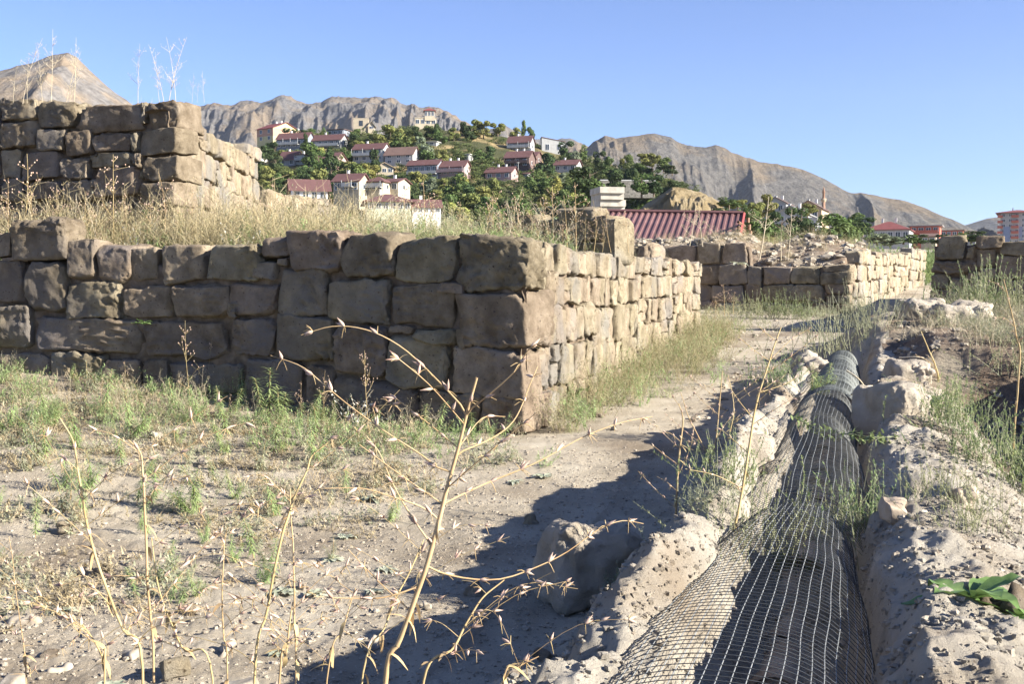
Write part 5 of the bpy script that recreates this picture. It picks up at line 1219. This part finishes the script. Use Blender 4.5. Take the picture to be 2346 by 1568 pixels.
pebbles('pebbles', 20000, 20, (-4.5, 2.6, 2.0, 9.5), lambda x, y, rs: (Wt(x, y) < -.75) & (np.abs(x) < y*.5+.3) & (rs.rand(len(x)) < 2.6/y), .003, .017, 4)
pebbles('trench_gravel', 20000, 21, (-.3, 5.5, 1.9, 12), lambda x, y, rs: (Wt(x, y) > -.75) & (Wt(x, y) < 1.6) & (rs.rand(len(x)) < 3.5/y), .003, .020, 4)
pebbles('rubble', 3800, 22, (2, 13, 24.2, 33), lambda x, y, rs: Hraw(x, y) > 1.6, .02, .16, 4)
pebbles('path_gravel', 1800, 23, (.5, 8, 9, 23), lambda x, y, rs: (Wt(x, y) < -.8), .008, .05, 4)
pebbles('bank_gravel', 1500, 24, (3, 9, 9, 16), lambda x, y, rs: (Wt(x, y) > .5), .01, .07, 4)
pebbles('hollow_gravel', 1500, 25, (1.2, 5, 2.5, 9), lambda x, y, rs: (Wt(x, y) > .8), .006, .035, 4)
pebbles('terrace_gravel', 1300, 26, (-7, 3, 9, 12), lambda x, y, rs: (inside_poly(A_FRONT, A_SIDE, x, y) > -.2), .01, .05, 3)

# --- single plants
PL = []
def plant(name, pos, parts, desc, cat, group, rz=0, s=1.0, uv=None, label=None, scale3=None):
    r = empty(name, pos, rz, label, cat, group); r.scale = scale3 or (s, s, s)
    for nm, me in parts:
        if nm == 'seed_head': nm = 'seed_heads'
        if name in ('shrub', 'herb', 'spurge_plant', 'white_leaved_plant') and nm == 'stem': nm = 'branches'
        o = bpy.data.objects.new(nm, me); sc.collection.objects.link(o); o.parent = r
        if nm in ('seed_heads', 'branches'): o['kind'] = 'stuff'
    if uv is None: uv = project(pos)
    if label is None: PL.append([r, uv[0], uv[1]-15, desc])
    return r
def M_spurge(seed, h=.40, n=120, L=.080, W=.010, mat_='spurge'):
    rs = np.random.RandomState(seed); st = MB(); lf = MB(); ns = rs.randint(1, 4)
    for k in range(ns):
        hh = h*(1 if k == 0 else rs.uniform(.45, .8)); a = rs.rand()*6.28
        pts = smooth_path(arc((rs.normal()*.02, rs.normal()*.02, 0), a, rs.uniform(0, .25) if k == 0 else rs.uniform(.3, .7), hh, 5, rs.uniform(-.3, .5)), 14); tube(st, pts, [.0035, .0018], 4)
        m = int(n*hh/h)
        for j in range(m):
            t = .15+.85*(j/m); i = min(12, int(t*13)); p = pts[i]+(pts[i+1]-pts[i])*(t*13-i); an = j*2.4+rs.uniform(-.3, .3); up = -.15+.9*max(0, t-.6)*2
            d = np.array([math.cos(an), math.sin(an), up+rs.uniform(-.25, .25)]); leaf(lf, p, d, np.array([0, 0, 1.]), L*rs.uniform(.7, 1.1)*(1-.35*max(0, t-.8)*4*.5), W, .35, 0, 2)
    return [('stem', st.mesh('spurge_stem', M['straw'])), ('foliage', lf.mesh('spurge_foliage', M[mat_]))]
SPV = [M_spurge(i) for i in range(6)]
SPD = [M_spurge(20+i, .30, 70, .07, .009, 'greygreen') for i in range(3)]
rs_ = random.Random(9)
for (u, v, s) in [(635, 985, 1.15), (105, 985, .9), (240, 975, 1.0), (330, 985, .95), (180, 1030, .9), (300, 1010, .9), (400, 975, .95), (790, 1100, .7), (1000, 1008, .8), (965, 995, .7), (580, 1218, .55), (560, 960, .9), (690, 1000, .7), (60, 960, .9), (20, 1000, .9), (460, 990, .8), (520, 1010, .8), (280, 1060, .7), (150, 1100, .65), (430, 1050, .7), (350, 1110, .6), (600, 1060, .65), (755, 985, .6), (830, 1005, .6), (1075, 1010, .6), (100, 1050, .8), (210, 1100, .6), (500, 1090, .6), (90, 1180, .5), (330, 1170, .5), (760, 1120, .5), (790, 960, .6), (375, 1020, .8), (720, 960, .7)] + [(rs_.uniform(-20, 900), rs_.uniform(940, 1150), rs_.uniform(.45, .95)) for _ in range(46)] + [(rs_.uniform(-20, 850), rs_.uniform(1100, 1330), rs_.uniform(.3, .5)) for _ in range(16)]:
    p = Gp(u, v, 0); p[2] = H1(p[0], p[1]); k = rs_.random()
    plant('spurge_plant', p, rs_.choice(SPV if k < .8 else SPD), 'green narrow leaved plant' if k < .8 else 'grey green narrow leaved plant', 'plant', 'narrow leaved green plants before the long wall', rs_.uniform(0, 6.28), s*rs_.uniform(.9, 1.1), (u, v))
for (u, v, Y) in [(1870, 905, 8.0), (1885, 905, 8.1)]:
    plant('spurge_plant', P(u, v, Y), rs_.choice(SPV), 'narrow leaved plant leaning over the mesh', 'plant', 'narrow leaved green plants before the long wall', 1, .6, (u, v))
for (u, v, Y) in [(680, 520, 12.6), (1085, 500, 13), (355, 540, 11.8), (420, 560, 11.7), (250, 545, 12), (540, 560, 11.5), (150, 540, 12)]:
    p = P(u, v, Y); p[2] = H1(p[0], p[1])
    plant('spurge_plant', p, rs_.choice(SPV), 'green narrow leaved plant', 'plant', 'narrow leaved plants on the terrace', 1, 1.3, (u, v))
def M_rosette(seed, n=11, L=.14, W=.05, mat_='felt', up=.5):
    rs = np.random.RandomState(seed); lf = MB()
    for k in range(n):
        a = k*2.4+rs.uniform(-.3, .3); e = up*rs.uniform(.3, 1.3); d = np.array([math.cos(a), math.sin(a), e]); l = L*rs.uniform(.6, 1.1)
        # two half blades folded along the rib
        d = d/np.linalg.norm(d); side = np.array([-math.sin(a), math.cos(a), 0]); nr = np.cross(side, d); nr *= np.sign(nr[2]+1e-9); V = []; S = 7
        for j in range(S+1):
            t = j/S; w = W*.5*math.sin(math.pi*min(1, .06+.93*t)**1.25)*(1+.12*math.sin(j*2.5+k)); c = d*l*t - np.array([0, 0, 1])*l*.35*t*t*rs.uniform(.6, 1.2)
            V += [c-side*w+nr*(w*.35+.003*math.sin(j*3+k)), c, c+side*w+nr*(w*.35+.003*math.cos(j*3+k))]
        f = [q for j in range(S) for q in ([3*j, 3*j+1, 3*j+4, 3*j+3], [3*j+1, 3*j+2, 3*j+5, 3*j+4])]; lf.add(np.array(V)+np.array([0, 0, .01]), f)
    return [('foliage', lf.mesh('rosette_leaves', M[mat_]))]
RF = [M_rosette(i, 10) for i in range(3)]; RB = [M_rosette(10+i, 9, .26, .085, 'broad', .55) for i in range(2)]; RGn = [M_rosette(20+i, 16, .2, .035, 'green', .8) for i in range(2)]
for (u, v, s) in [(935, 995, 1.1), (850, 1112, .8), (760, 1225, .62), (650, 1300, .75), (720, 1305, .6), (880, 1250, .5), (1245, 1078, .7), (620, 1118, .9), (900, 1008, .8), (790, 1180, .5), (1180, 1085, .5), (560, 1175, .5), (640, 1430, .4), (1020, 1120, .45), (150, 1330, .6), (250, 1500, .6), (20, 1260, .7), (860, 1300, .4)]:
    p = Gp(u, v, 0); p[2] = H1(p[0], p[1]); plant('mullein_rosette', p, rs_.choice(RF), 'felted grey green leaf rosette', 'plant', 'felted leaf rosettes on the ground', rs_.uniform(0, 6), s, (u, v))
def gp(u, v, Y):
    p = P(u, v, Y); p[2] = H1(p[0], p[1]); return p
plant('broad_leaf_plant', gp(2225, 1410, 2.75), RB[0], '', 'plant', None, .4, .8, label='plant with big glossy green leaves at the lower right corner')
plant('broad_leaf_plant', gp(2330, 1440, 2.7), RB[1], '', 'plant', None, 2.4, .7, label='second broad leaved plant cut off by the right edge')
plant('broad_leaf_plant', gp(1300, 880, 10.3), M_rosette(31, 5, .36, .13, 'broad', 1.0), '', 'plant', None, .2, 1.0, label='plant with a few broad silvery leaves by the sunlit side wall near its corner')
plant('broad_leaf_plant', gp(2130, 945, 7.4), RGn[0], '', 'plant', None, .4, 1.2, label='bright green rosette on the right bank above the middle mesh')
plant('broad_leaf_plant', gp(1580, 812, 15.5), RGn[1], '', 'plant', None, .4, 1.5, label='dark green leafy plant at the far end of the sunlit side wall')
plant('broad_leaf_plant', gp(1625, 818, 15.2), RF[1], '', 'plant', None, .4, 1.6, label='pale leafy plant just right of the dark green one at the side wall end')
plant('broad_leaf_plant', gp(1500, 1240, 4.6), RB[1], '', 'plant', None, 1.0, .55, label='broad leaves in the shade behind the pale boulder')
plant('broad_leaf_plant', gp(1530, 1228, 4.5), RF[2], '', 'plant', None, 1.0, .6, label='small pale leaves at the foot of the tall stalk on the trench rim')
plant('broad_leaf_plant', P(340, 745, 10.1)+np.array([0, -.12, 0]), M_rosette(33, 7, .13, .045, 'broad', .9), '', 'plant', None, 1.0, 1.0, label='small green plant growing out of a joint in the long wall')
plant('broad_leaf_plant', P(1690, 605, 24.2)+np.array([0, -.1, 0]), M_rosette(35, 9, .3, .09, 'felt', .3), '', 'plant', None, 1.0, 1.0, label='grey green tuft growing from the cross wall top')
# plants with small whitish leaves
def M_white(seed, h=.35):
    rs = np.random.RandomState(seed); st = MB(); lf = MB()
    for k in range(7):
        pts = smooth_path(arc((0, 0, 0), rs.rand()*6.28, rs.uniform(.1, .9), h*rs.uniform(.6, 1.2), 5, rs.uniform(-.5, 1)), 12); tube(st, pts, [.002, .001], 3)
        for j in range(26):
            i = rs.randint(3, 12); leaf(lf, pts[i]+rs.normal(size=3)*.012, rs.normal(size=3), np.array([0, 0, 1.]), .026*rs.uniform(.6, 1.2), .016, .1, 0, 2)
    return [('stem', st.mesh('white_stem', M['strawpale'])), ('foliage', lf.mesh('white_foliage', M['white']))]
WV = [M_white(i) for i in range(3)]
for (u, v) in [(325, 915), (20, 925), (540, 925), (350, 935), (820, 985)]:
    p = Gp(u, v, 0); p[2] = H1(p[0], p[1]); plant('white_leaved_plant', p, rs_.choice(WV), 'plant with tiny whitish leaves', 'plant', 'whitish leaved plants by the long wall', rs_.uniform(0, 6), 1.0, (u, v))
# dry branching weeds
def M_dry(seed, h=.7, mat_='straw', br=9, r=.0032, lean=.2, hd=.8):
    rs = np.random.RandomState(seed); st = MB(); pd = MB()
    main = smooth_path(arc((0, 0, -.03), rs.rand()*6.28, rs.uniform(0, lean), h, 5, rs.uniform(-.4, .4)), 14); tube(st, main, [r, r*.35], 4)
    for k in range(br):
        t = rs.uniform(.25, .97); i = int(t*13); L = h*rs.uniform(.12, .36)*(1.3-t); tw = smooth_path(arc(main[i], rs.rand()*6.28, rs.uniform(.5, 1.2), L, 3, rs.uniform(-.7, .3)), 6); tube(st, tw, [r*.5, r*.25], 3)
        for j in range(3):
            q = tw[rs.randint(1, 6)]; t2 = arc(q, rs.rand()*6.28, rs.uniform(.3, 1.4), L*.3, 2, 0); tube(st, t2, [r*.3, r*.2], 3); box(pd, t2[-1], (r*hd, r*hd, r*hd*1.9))
        box(pd, tw[-1], (r*hd, r*hd, r*hd*1.9))
    return [('stem', st.mesh('dry_stem', M[mat_])), ('seed_head', pd.mesh('dry_seed_heads', M['pod' if mat_ == 'straw' else 'strawpale']))]
DV = [M_dry(i) for i in range(6)]; DW = [M_dry(20+i, .8, 'strawpale', 11, .0040, .2, .45) for i in range(4)]
def dry(ub, vb, vt, Y, vs, desc='tall dry straw coloured weed', group='tall dry weeds', lean=0, rz=None, thick=1.3):
    p = P(ub, vb, Y); z = H1(p[0], p[1]); p[2] = max(z, p[2]-.02) if abs(z-p[2]) < .5 else p[2]
    h = (vb-vt)/F*Y/.75 + 0; s = h; r = plant('dry_weed', p, rs_.choice(vs), desc, 'weed', group, rz if rz is not None else rs_.uniform(0, 6.28), 1, (ub, (vb+vt)/2), scale3=(s*thick, s*thick, s)); r.rotation_euler[1] = lean; return r
# on the terrace
for (u, vt, Y) in [(40, 330, 11.8), (85, 420, 11.9), (130, 395, 12), (260, 335, 11.6), (282, 430, 11.9), (195, 410, 11.8), (370, 375, 11.9), (300, 400, 12), (345, 420, 11.7), (20, 380, 12.3), (440, 420, 12), (480, 450, 12), (160, 450, 11.5), (420, 470, 11.5), (225, 470, 11.4),
                   (635, 395, 13), (620, 430, 13), (715, 430, 13), (790, 440, 14), (840, 440, 14), (900, 445, 14), (925, 400, 13.5), (975, 395, 13.5), (955, 430, 13.4), (1010, 430, 14), (1050, 440, 14), (1110, 450, 12.5), (1130, 430, 12.4), (1165, 410, 12.3), (1180, 440, 12), (1195, 400, 12.2), (1225, 430, 12.3), (1240, 450, 12), (1265, 440, 12.1), (1300, 420, 12.4), (1320, 395, 12.4), (1360, 450, 12), (1400, 460, 12), (1440, 480, 12.2), (1270, 400, 12.5), (1210, 470, 11.6), (1290, 480, 11.5), (1340, 470, 11.6), (1380, 500, 11.8), (760, 450, 13), (570, 440, 13), (590, 470, 12.5), (1150, 480, 11.6)]:
    dry(u, 575, vt+rs_.uniform(-12, 12), Y, DV)
for (u, vt, vb) in [(1580, 470, 560), (1610, 480, 562), (1560, 490, 556), (1650, 500, 565), (1740, 455, 590), (1805, 480, 590), (1790, 520, 592)]: dry(u, vb, vt, 25, DW, 'tall pale dry weed', 'dry weeds on the cross wall', 0, None, 2.0)
# bare stems on top of the upper wall
for (u, vt) in [(40, 85), (105, 75), (62, 120), (85, 110), (140, 115), (182, 90), (160, 150), (328, 100), (365, 125), (398, 80), (415, 90), (388, 108), (440, 170), (468, 165), (452, 185), (30, 150)]:
    dry(u-(12 if u > 150 else -12)*(1 if vt < 120 else 0), 232, vt, 13.2 if u < 250 else 12.9, DW, 'bare whitish dry stem', 'bare stems on the upper wall', 0, None, 1.0)
for (u, v, vt, Y) in [(1660, 720, 640, 19.5), (1680, 715, 660, 19.5), (1640, 725, 670, 19)]: dry(u, v, vt, Y, DV, 'dry tangled weed', 'dry weeds near the side wall end', 0, None, 2.2)
for (u, v, vt) in [(690, 990, 860), (745, 985, 830), (820, 1000, 900), (440, 960, 740), (475, 950, 790), (290, 960, 850), (700, 960, 870), (230, 980, 870), (520, 990, 900), (850, 1010, 770), (360, 980, 900), (150, 990, 900)]:
    p = Gp(u, v, 0); dry(u, v, vt, p[1], DV, 'slender dry weed', 'dry weeds before the long wall', 0, None, .8)
# grey green bush left of the rock outcrop
def M_bush(seed, n=60, h=.65, mat_='greygreen', spread=.16, leaves=26, lean=.85, ll=.022):
    rs = np.random.RandomState(seed); st = MB(); lf = MB()
    for k in range(n):
        pts = smooth_path(arc((rs.normal()*spread, rs.normal()*spread, 0), rs.rand()*6.28, rs.uniform(0, lean), h*rs.uniform(.5, 1.1), 4, rs.uniform(-.5, .3)), 9); tube(st, pts, [.004, .0015], 3)
        for j in range(leaves):
            t = rs.uniform(.2, .999)*8; i = int(t); leaf(lf, pts[i]+(pts[i+1]-pts[i])*(t-i), rs.normal(size=3)+np.array([0, 0, .6]), np.array([0, 0, 1.]), ll*rs.uniform(.7, 1.3), ll*.38, .1, 0, 1)
    return [('stem', st.mesh('bush_stems', M['greygreen'])), ('foliage', lf.mesh('bush_foliage', M[mat_]))]
BG = M_bush(1, 90, .75, 'greygreen', .26, 34); BN = M_bush(2, 60, .6, 'green', .25, 30, 1.1, .035); BO = M_bush(3, 60, .6, 'olive', .25, 30, 1.0, .03)
plant('shrub', gp(1925, 838, 12.6), BG, '', 'bush', None, 0, 1.0, label='grey green bush with upright shoots at the far end of the trench')
plant('shrub', gp(1985, 820, 13.4), BG, '', 'bush', None, 2, .8, label='smaller grey green bush just right of the upright one')
for (u, v, Y, s, b, l) in [(2260, 735, 14.6, 1.2, BN, 'leafy green bush in front of the dark wall at the right edge'), (2320, 770, 13.6, 1.3, BO, 'large olive bush at the right edge before the dark wall'), (2215, 715, 15.5, .8, BN, 'small green bush left of the large ones by the dark wall'), (1720, 728, 22.5, 1.0, BO, 'low flowering bush at the left foot of the cross wall'), (1770, 728, 22.4, 1.0, BN, 'low green bush at the middle foot of the cross wall'), (1830, 730, 22.2, .9, BN, 'low green bush right along the cross wall foot'), (1555, 795, 16.2, .7, BO, 'yellow green bush at the end of the side wall'),
                           (2190, 1010, 6.4, .55, BN, 'green leafy herb on the slope right of the earthy boulder'), (2240, 1080, 5.6, .5, BN, 'green leafy herb lower on the slope toward the hollow'), (2150, 960, 7.0, .5, BN, 'green leafy herb above the slope beside the rosette'), (2330, 1130, 5.2, .6, BN, 'green herb cut off by the right edge in the hollow'), (2330, 840, 9.6, .7, BO, 'weedy clump on the bank at the right edge'), (1965, 1170, 4.3, .45, BN, 'green weed growing through the mesh where two pieces meet'), (1915, 1180, 4.15, .35, BO, 'olive weed in the mesh left of the green one'), (1700, 1215, 4.0, .42, BO, 'thin leafy weed on the left rim beside the near mesh'), (1660, 1190, 4.3, .4, BN, 'thin green weed farther left on the rim'), (1800, 1130, 4.6, .3, BN, 'small weed on the left rim at the mesh step'), (1775, 905, 8.2, .45, BN, 'green weed on the left rim by the far mesh'), (2215, 1260, 3.6, .3, BO, 'tiny weed on the right bank slope'), (2170, 1200, 4.0, .32, BO, 'sparse weed on the right bank crest')]:
    p = gp(u, v, Y)
    if 'mesh' in l and 'rim' not in l: p[2] = .22
    plant('shrub' if s > .6 else 'herb', p, b, '', 'bush' if s > .6 else 'plant', None, u*.1, s, label=l)
# creeping vine across the mesh
vn = empty('creeping_vine', tp(5.9, 0, .45), 0, 'green creeping vine lying across the middle mesh arch', 'plant')
pts = smooth_path([P(1825, 968, 6.2), P(1860, 985, 5.9), P(1900, 1000, 5.75), P(1950, 1005, 5.7), P(2000, 1012, 5.6), P(2060, 1010, 5.65)], 30); pts[:, 2] += .02
st = MB(); tube(st, pts, .004, 4); st.build('stem', M['greygreen'], vn)
lf = MB(); R_ = np.random.RandomState(4)
for k in range(150): leaf(lf, pts[R_.randint(30)]+R_.normal(size=3)*.012, R_.normal(size=3), np.array([0, 0, 1.]), .035, .016, .2, 0, 2)
lf.build('foliage', M['green'], vn)

# --- tall dry stalks close to the camera, each traced as its own stem with side branches and pods
def bud(mb, p, d, L, w):
    d = d/np.linalg.norm(d); tube(mb, [p, p+d*L*.25, p+d*L*.55, p+d*L*.8, p+d*L], [w*.4, w, w*.8, w*.35, w*.08], 6)
def stalk(main, Y0, Y1, r0, r1, branches, label, seed, twigs=8, mname='straw', podstep=.055, name='dry_stalk'):
    if Y0 < 3 and seed != 1: r0 *= .68; r1 *= .68
    rs = np.random.RandomState(seed); n = len(main); Ys = np.linspace(Y0, Y1, n)
    e = empty(name, P(main[0][0], main[0][1], Y0), 0, label, 'dry plant', 'tall dry stalks close to the camera')
    st = MB(); pd = MB(); wl = MB()
    pm = [P(u, v, Y) for (u, v), Y in zip(main, Ys)]
    b0 = pm[0].copy(); ext = pm[0]-(pm[1]-pm[0])/np.linalg.norm(pm[1]-pm[0])*.25; gz = H1(b0[0], b0[1])
    pts = smooth_path([np.array([b0[0]-.02, b0[1]+.03, min(gz-.05, b0[2]-.1)])] + pm, 40)
    pts += np.stack([fbm(pts*9+seed, 2, seed), fbm(pts*9+seed+9, 2, seed), 0*pts[:, 0]], -1)*.004
    tube(st, pts, [r0*1.05, r0, r1], 8)
    # nodes on the stem
    for k in range(4, 38, 4): tube(st, [pts[k]-(pts[k]-pts[k-1])*.2, pts[k], pts[k]+(pts[k+1]-pts[k])*.2], [r1*.5, np.interp(k, [0, 40], [r0, r1])*1.35, r1*.5], 6)
    def pods(q, dens, big):
        L = np.linalg.norm(np.diff(q, axis=0), axis=1).sum(); m = max(1, int(L/podstep*dens))
        for j in range(m):
            t = (j+rs.uniform(.2, .8))/m*(len(q)-1.01); i = int(t); p = q[i]+(q[i+1]-q[i])*(t-i); dr = (q[i+1]-q[i]); dr = dr/np.linalg.norm(dr); d = dr + rs.normal(size=3)*.45 + np.array([0, 0, .2])
            k = rs.randint(1, 3)
            for z in range(k): bud(pd, p, d+rs.normal(size=3)*.35, rs.uniform(.014, .024)*big, .0030*big)
            for z in range(rs.randint(1, 5)):
                dd = dr*.3+rs.normal(size=3)*.7+np.array([0, 0, -.3]); dd /= np.linalg.norm(dd); tube(wl, [p, p+dd*.008, p+dd*.017+np.array([0, 0, -.004])], [.0009, .0007, .0004], 3)
    pods(pts[16:], .5, .85)
    for br in branches:
        y0 = np.interp(br[0][1], [main[-1][1], main[0][1]], [Y1, Y0]); y1 = y0+rs.uniform(-.18, .18)
        q = smooth_path([P(u, v, y0+(y1-y0)*k/(len(br)-1)) for k, (u, v) in enumerate(br)], 22)
        j0 = int(np.argmin(np.linalg.norm(pts-q[0], axis=1))); q[0] = pts[j0]
        tube(st, q, [r1*.9, r1*.6, r1*.35], 5); pods(q, 1.0, 1.0)
    for k in range(twigs):
        i = rs.randint(10, 38); a = rs.uniform(-1.2, 1.2)+(0 if rs.rand() < .5 else math.pi); L = rs.uniform(.05, .22)
        q = smooth_path([pts[i], pts[i]+np.array([math.cos(a)*.5, math.sin(a)*.3, .35])*L, pts[i]+np.array([math.cos(a), math.sin(a)*.5, .6+rs.uniform(-.3, .2)])*L], 9); tube(st, q, [r1*.62, r1*.36], 4); pods(q, 1.3, .9)
    # crumpled leftover leaves low on the stem
    for k in range(6):
        i = rs.randint(6, 24); leaf(wl, pts[i], rs.normal(size=3), np.array([0, 0, 1.]), .024, .009, 1.3, 0, 4)
    st.build('stem', M[mname], e); pd.build('seed_pods', M['pod'], e)['kind'] = 'stuff'; wl.build('withered_bracts', M['straw'], e)['kind'] = 'stuff'
    return e
stalk([(880, 1568), (918, 1470), (950, 1380), (978, 1290), (1002, 1200), (1022, 1120), (1045, 1040), (1066, 960), (1092, 866)], 1.75, 1.72, .0040, .0019,
      [[(1068, 942), (1010, 880), (925, 800), (845, 758), (765, 748), (690, 768)], [(1070, 945), (1120, 905), (1180, 850), (1212, 800), (1245, 783)], [(1045, 1040), (1130, 1003), (1180, 960), (1215, 880), (1232, 840)],
       [(1025, 1150), (1110, 1110), (1230, 1060), (1330, 1005), (1420, 970), (1495, 955)], [(1018, 1085), (960, 1040), (880, 988), (800, 930), (740, 880), (690, 840), (620, 815)], [(1000, 1185), (960, 1160), (900, 1140), (830, 1120), (745, 1120)],
       [(982, 1305), (1060, 1325), (1146, 1328), (1230, 1300), (1300, 1265), (1370, 1215), (1426, 1194), (1474, 1201)], [(985, 1245), (940, 1180), (900, 1110), (870, 1040), (840, 1000)], [(960, 1345), (880, 1370), (800, 1372), (720, 1368)]],
      'thickest pale dry stalk with long arching branches before the long wall', 1, 6)
stalk([(970, 1568), (1038, 1489), (1066, 1433), (1106, 1373), (1158, 1329)], 1.9, 2.0, .0032, .0018, [[(1030, 1500), (1070, 1490), (1115, 1495)]], 'dry stem leaning right, just right of the thickest stalk at the bottom', 2, 5)
stalk([(830, 1568), (878, 1441), (905, 1380), (930, 1329), (955, 1270), (970, 1237)], 2.0, 2.1, .0026, .0013, [], 'thin dry stem crossing just left of the thickest stalk', 3, 6)
stalk([(750, 1568), (786, 1445), (800, 1390), (814, 1349)], 2.0, 2.05, .0022, .0014, [[(786, 1445), (820, 1470), (860, 1500)]], 'short dry stem with side branch near the bottom centre left', 4, 5)
stalk([(328, 1568), (280, 1441), (224, 1293), (192, 1181), (178, 1080), (168, 1013), (138, 959)], 1.9, 1.95, .0036, .0018, [[(290, 1450), (330, 1400), (390, 1375)], [(262, 1398), (200, 1330), (178, 1300)], [(300, 1495), (350, 1440), (440, 1420), (480, 1415)]], 'leftmost tall pale dry stalk, curving up to the left', 5, 6)
stalk([(352, 1568), (342, 1401), (338, 1261), (332, 1133), (326, 1080), (320, 1037), (292, 1009)], 2.0, 2.0, .0034, .0018, [[(340, 1330), (280, 1320), (190, 1330), (90, 1355)], [(345, 1420), (440, 1400), (550, 1380)]], 'straight tall pale dry stalk second from the left', 6, 6)
stalk([(488, 1568), (420, 1489), (380, 1401), (356, 1321), (346, 1233)], 2.05, 2.1, .0026, .0014, [[(420, 1489), (370, 1470), (340, 1455)]], 'thin dry stalk bending left between the second and the middle one', 7, 5)
stalk([(524, 1568), (512, 1460), (508, 1380), (514, 1261), (524, 1205)], 2.1, 2.1, .0022, .0012, [[(512, 1440), (560, 1400), (610, 1380)]], 'thin upright dry stalk at lower left centre', 8, 6)
stalk([(584, 1568), (612, 1401), (640, 1241), (660, 1180), (672, 1141), (700, 1080), (712, 1045), (752, 1013)], 1.95, 2.0, .0034, .0016, [[(590, 1530), (540, 1490), (440, 1460), (350, 1455)], [(625, 1310), (560, 1290), (490, 1270), (400, 1300)]], 'tall pale dry stalk leaning right, left of the thickest one', 9, 6)
stalk([(676, 1568), (676, 1421), (672, 1301), (668, 1200), (666, 1120)], 2.1, 2.1, .0026, .0013, [], 'thin straight dry stalk right beside the leaning one', 10, 7)
stalk([(640, 1568), (655, 1500), (664, 1430), (672, 1380)], 1.9, 1.95, .0028, .0018, [], 'short cluster of brown dry stems at the bottom between stalks', 11, 9)
stalk([(240, 1568), (238, 1520), (215, 1470), (182, 1420)], 1.85, 1.9, .0026, .0016, [], 'short brown dry stem with pods at lower left', 12, 6)
stalk([(1150, 1568), (1185, 1530), (1235, 1505)], 1.7, 1.72, .002, .0012, [], 'small dry twig over the pale mound at the bottom', 13, 2)
stalk([(1681, 1222), (1700, 1130), (1713, 1049), (1730, 941), (1755, 850), (1790, 750)], 4.0, 4.1, .0048, .0022, [[(1715, 1040), (1670, 1000), (1640, 975)], [(1740, 900), (1800, 880), (1830, 860)], [(1725, 960), (1690, 915), (1668, 880)], [(1700, 1120), (1640, 1090), (1570, 1075)]], 'tall pale dry stalk on the left trench rim', 14, 8)
stalk([(1545, 1217), (1553, 1083), (1560, 1010), (1565, 960), (1555, 925)], 4.5, 4.6, .0042, .002, [[(1553, 1090), (1580, 1030), (1590, 985)]], 'dry stalk on the path edge behind the pale boulder', 15, 6)
stalk([(1615, 1110), (1640, 1000), (1650, 900), (1655, 850)], 5.3, 5.4, .0035, .0018, [], 'slim dry stalk left of the tall rim stalk', 16, 7)
stalk([(1650, 1080), (1672, 990), (1680, 930), (1668, 860)], 5.5, 5.6, .003, .0016, [], 'slim dry stalk between the two rim stalks', 17, 7)
stalk([(1625, 1060), (1600, 1000), (1575, 950), (1560, 900)], 5.7, 5.8, .003, .0016, [], 'thin dry stalk leaning left beside the path shadow', 18, 6)
for i, (u0, v0, u1, v1, Y, l) in enumerate([(2335, 830, 2300, 640, 6.5, 'dry pinkish stalk at the right edge before the dark wall'), (2150, 870, 2110, 760, 9.5, 'thin dry stem on the bank beside the hollow'), (60, 1568, 20, 1230, 2.6, 'thin dry stem at the left edge')]):
    stalk([(u0, v0), ((u0*2+u1)/3+4, (v0*2+v1)/3), (u1, v1)], Y, Y, .0022*Y/2.5, .001*Y/2.5, [], l, 30+i, 6)
# fallen pale twigs on the bank and mesh
for i, (a, b, Y, l) in enumerate([((1940, 850), (1995, 905), 8.2, 'pale bent twig lying over the far mesh'), ((1950, 905), (2010, 885), 7.6, 'pale broken twig at the edge of the far mesh'), ((2060, 820), (2160, 835), 10.2, 'long pale root on the bank')]):
    e = empty('twig', P(*a, Y), 0, l, 'twig'); st = MB(); mid = [(a[0]+b[0])/2, (a[1]+b[1])/2-8]
    q = smooth_path([P(*a, Y), P(mid[0], mid[1], Y-.1), P(*b, Y)], 12); tube(st, q, [.008, .004], 5); st.build('stick', M['strawpale'], e)
finish_labels(PL)

# ------------------------------------------------------------------ thin haze over the whole valley
hz = MB(); box(hz, (0, 1800, 330), (3400, 2100, 350))
hm = bpy.data.materials.new('haze'); hm.use_nodes = True; nt = hm.node_tree; nt.nodes.clear()
ou = nt.nodes.new('ShaderNodeOutputMaterial'); pv = nt.nodes.new('ShaderNodeVolumePrincipled')
pv.inputs['Color'].default_value = (.75, .84, 1, 1); pv.inputs['Density'].default_value = 0.000045; pv.inputs['Anisotropy'].default_value = .2
nt.links.new(pv.outputs[0], ou.inputs['Volume'])
tag(hz.build('haze', hm, smooth=False), kind='stuff')
for t in [o for o in bpy.data.objects if o.get('label') and len(o['label'].split()) > 16]: print('LONG', t.name, t['label'])
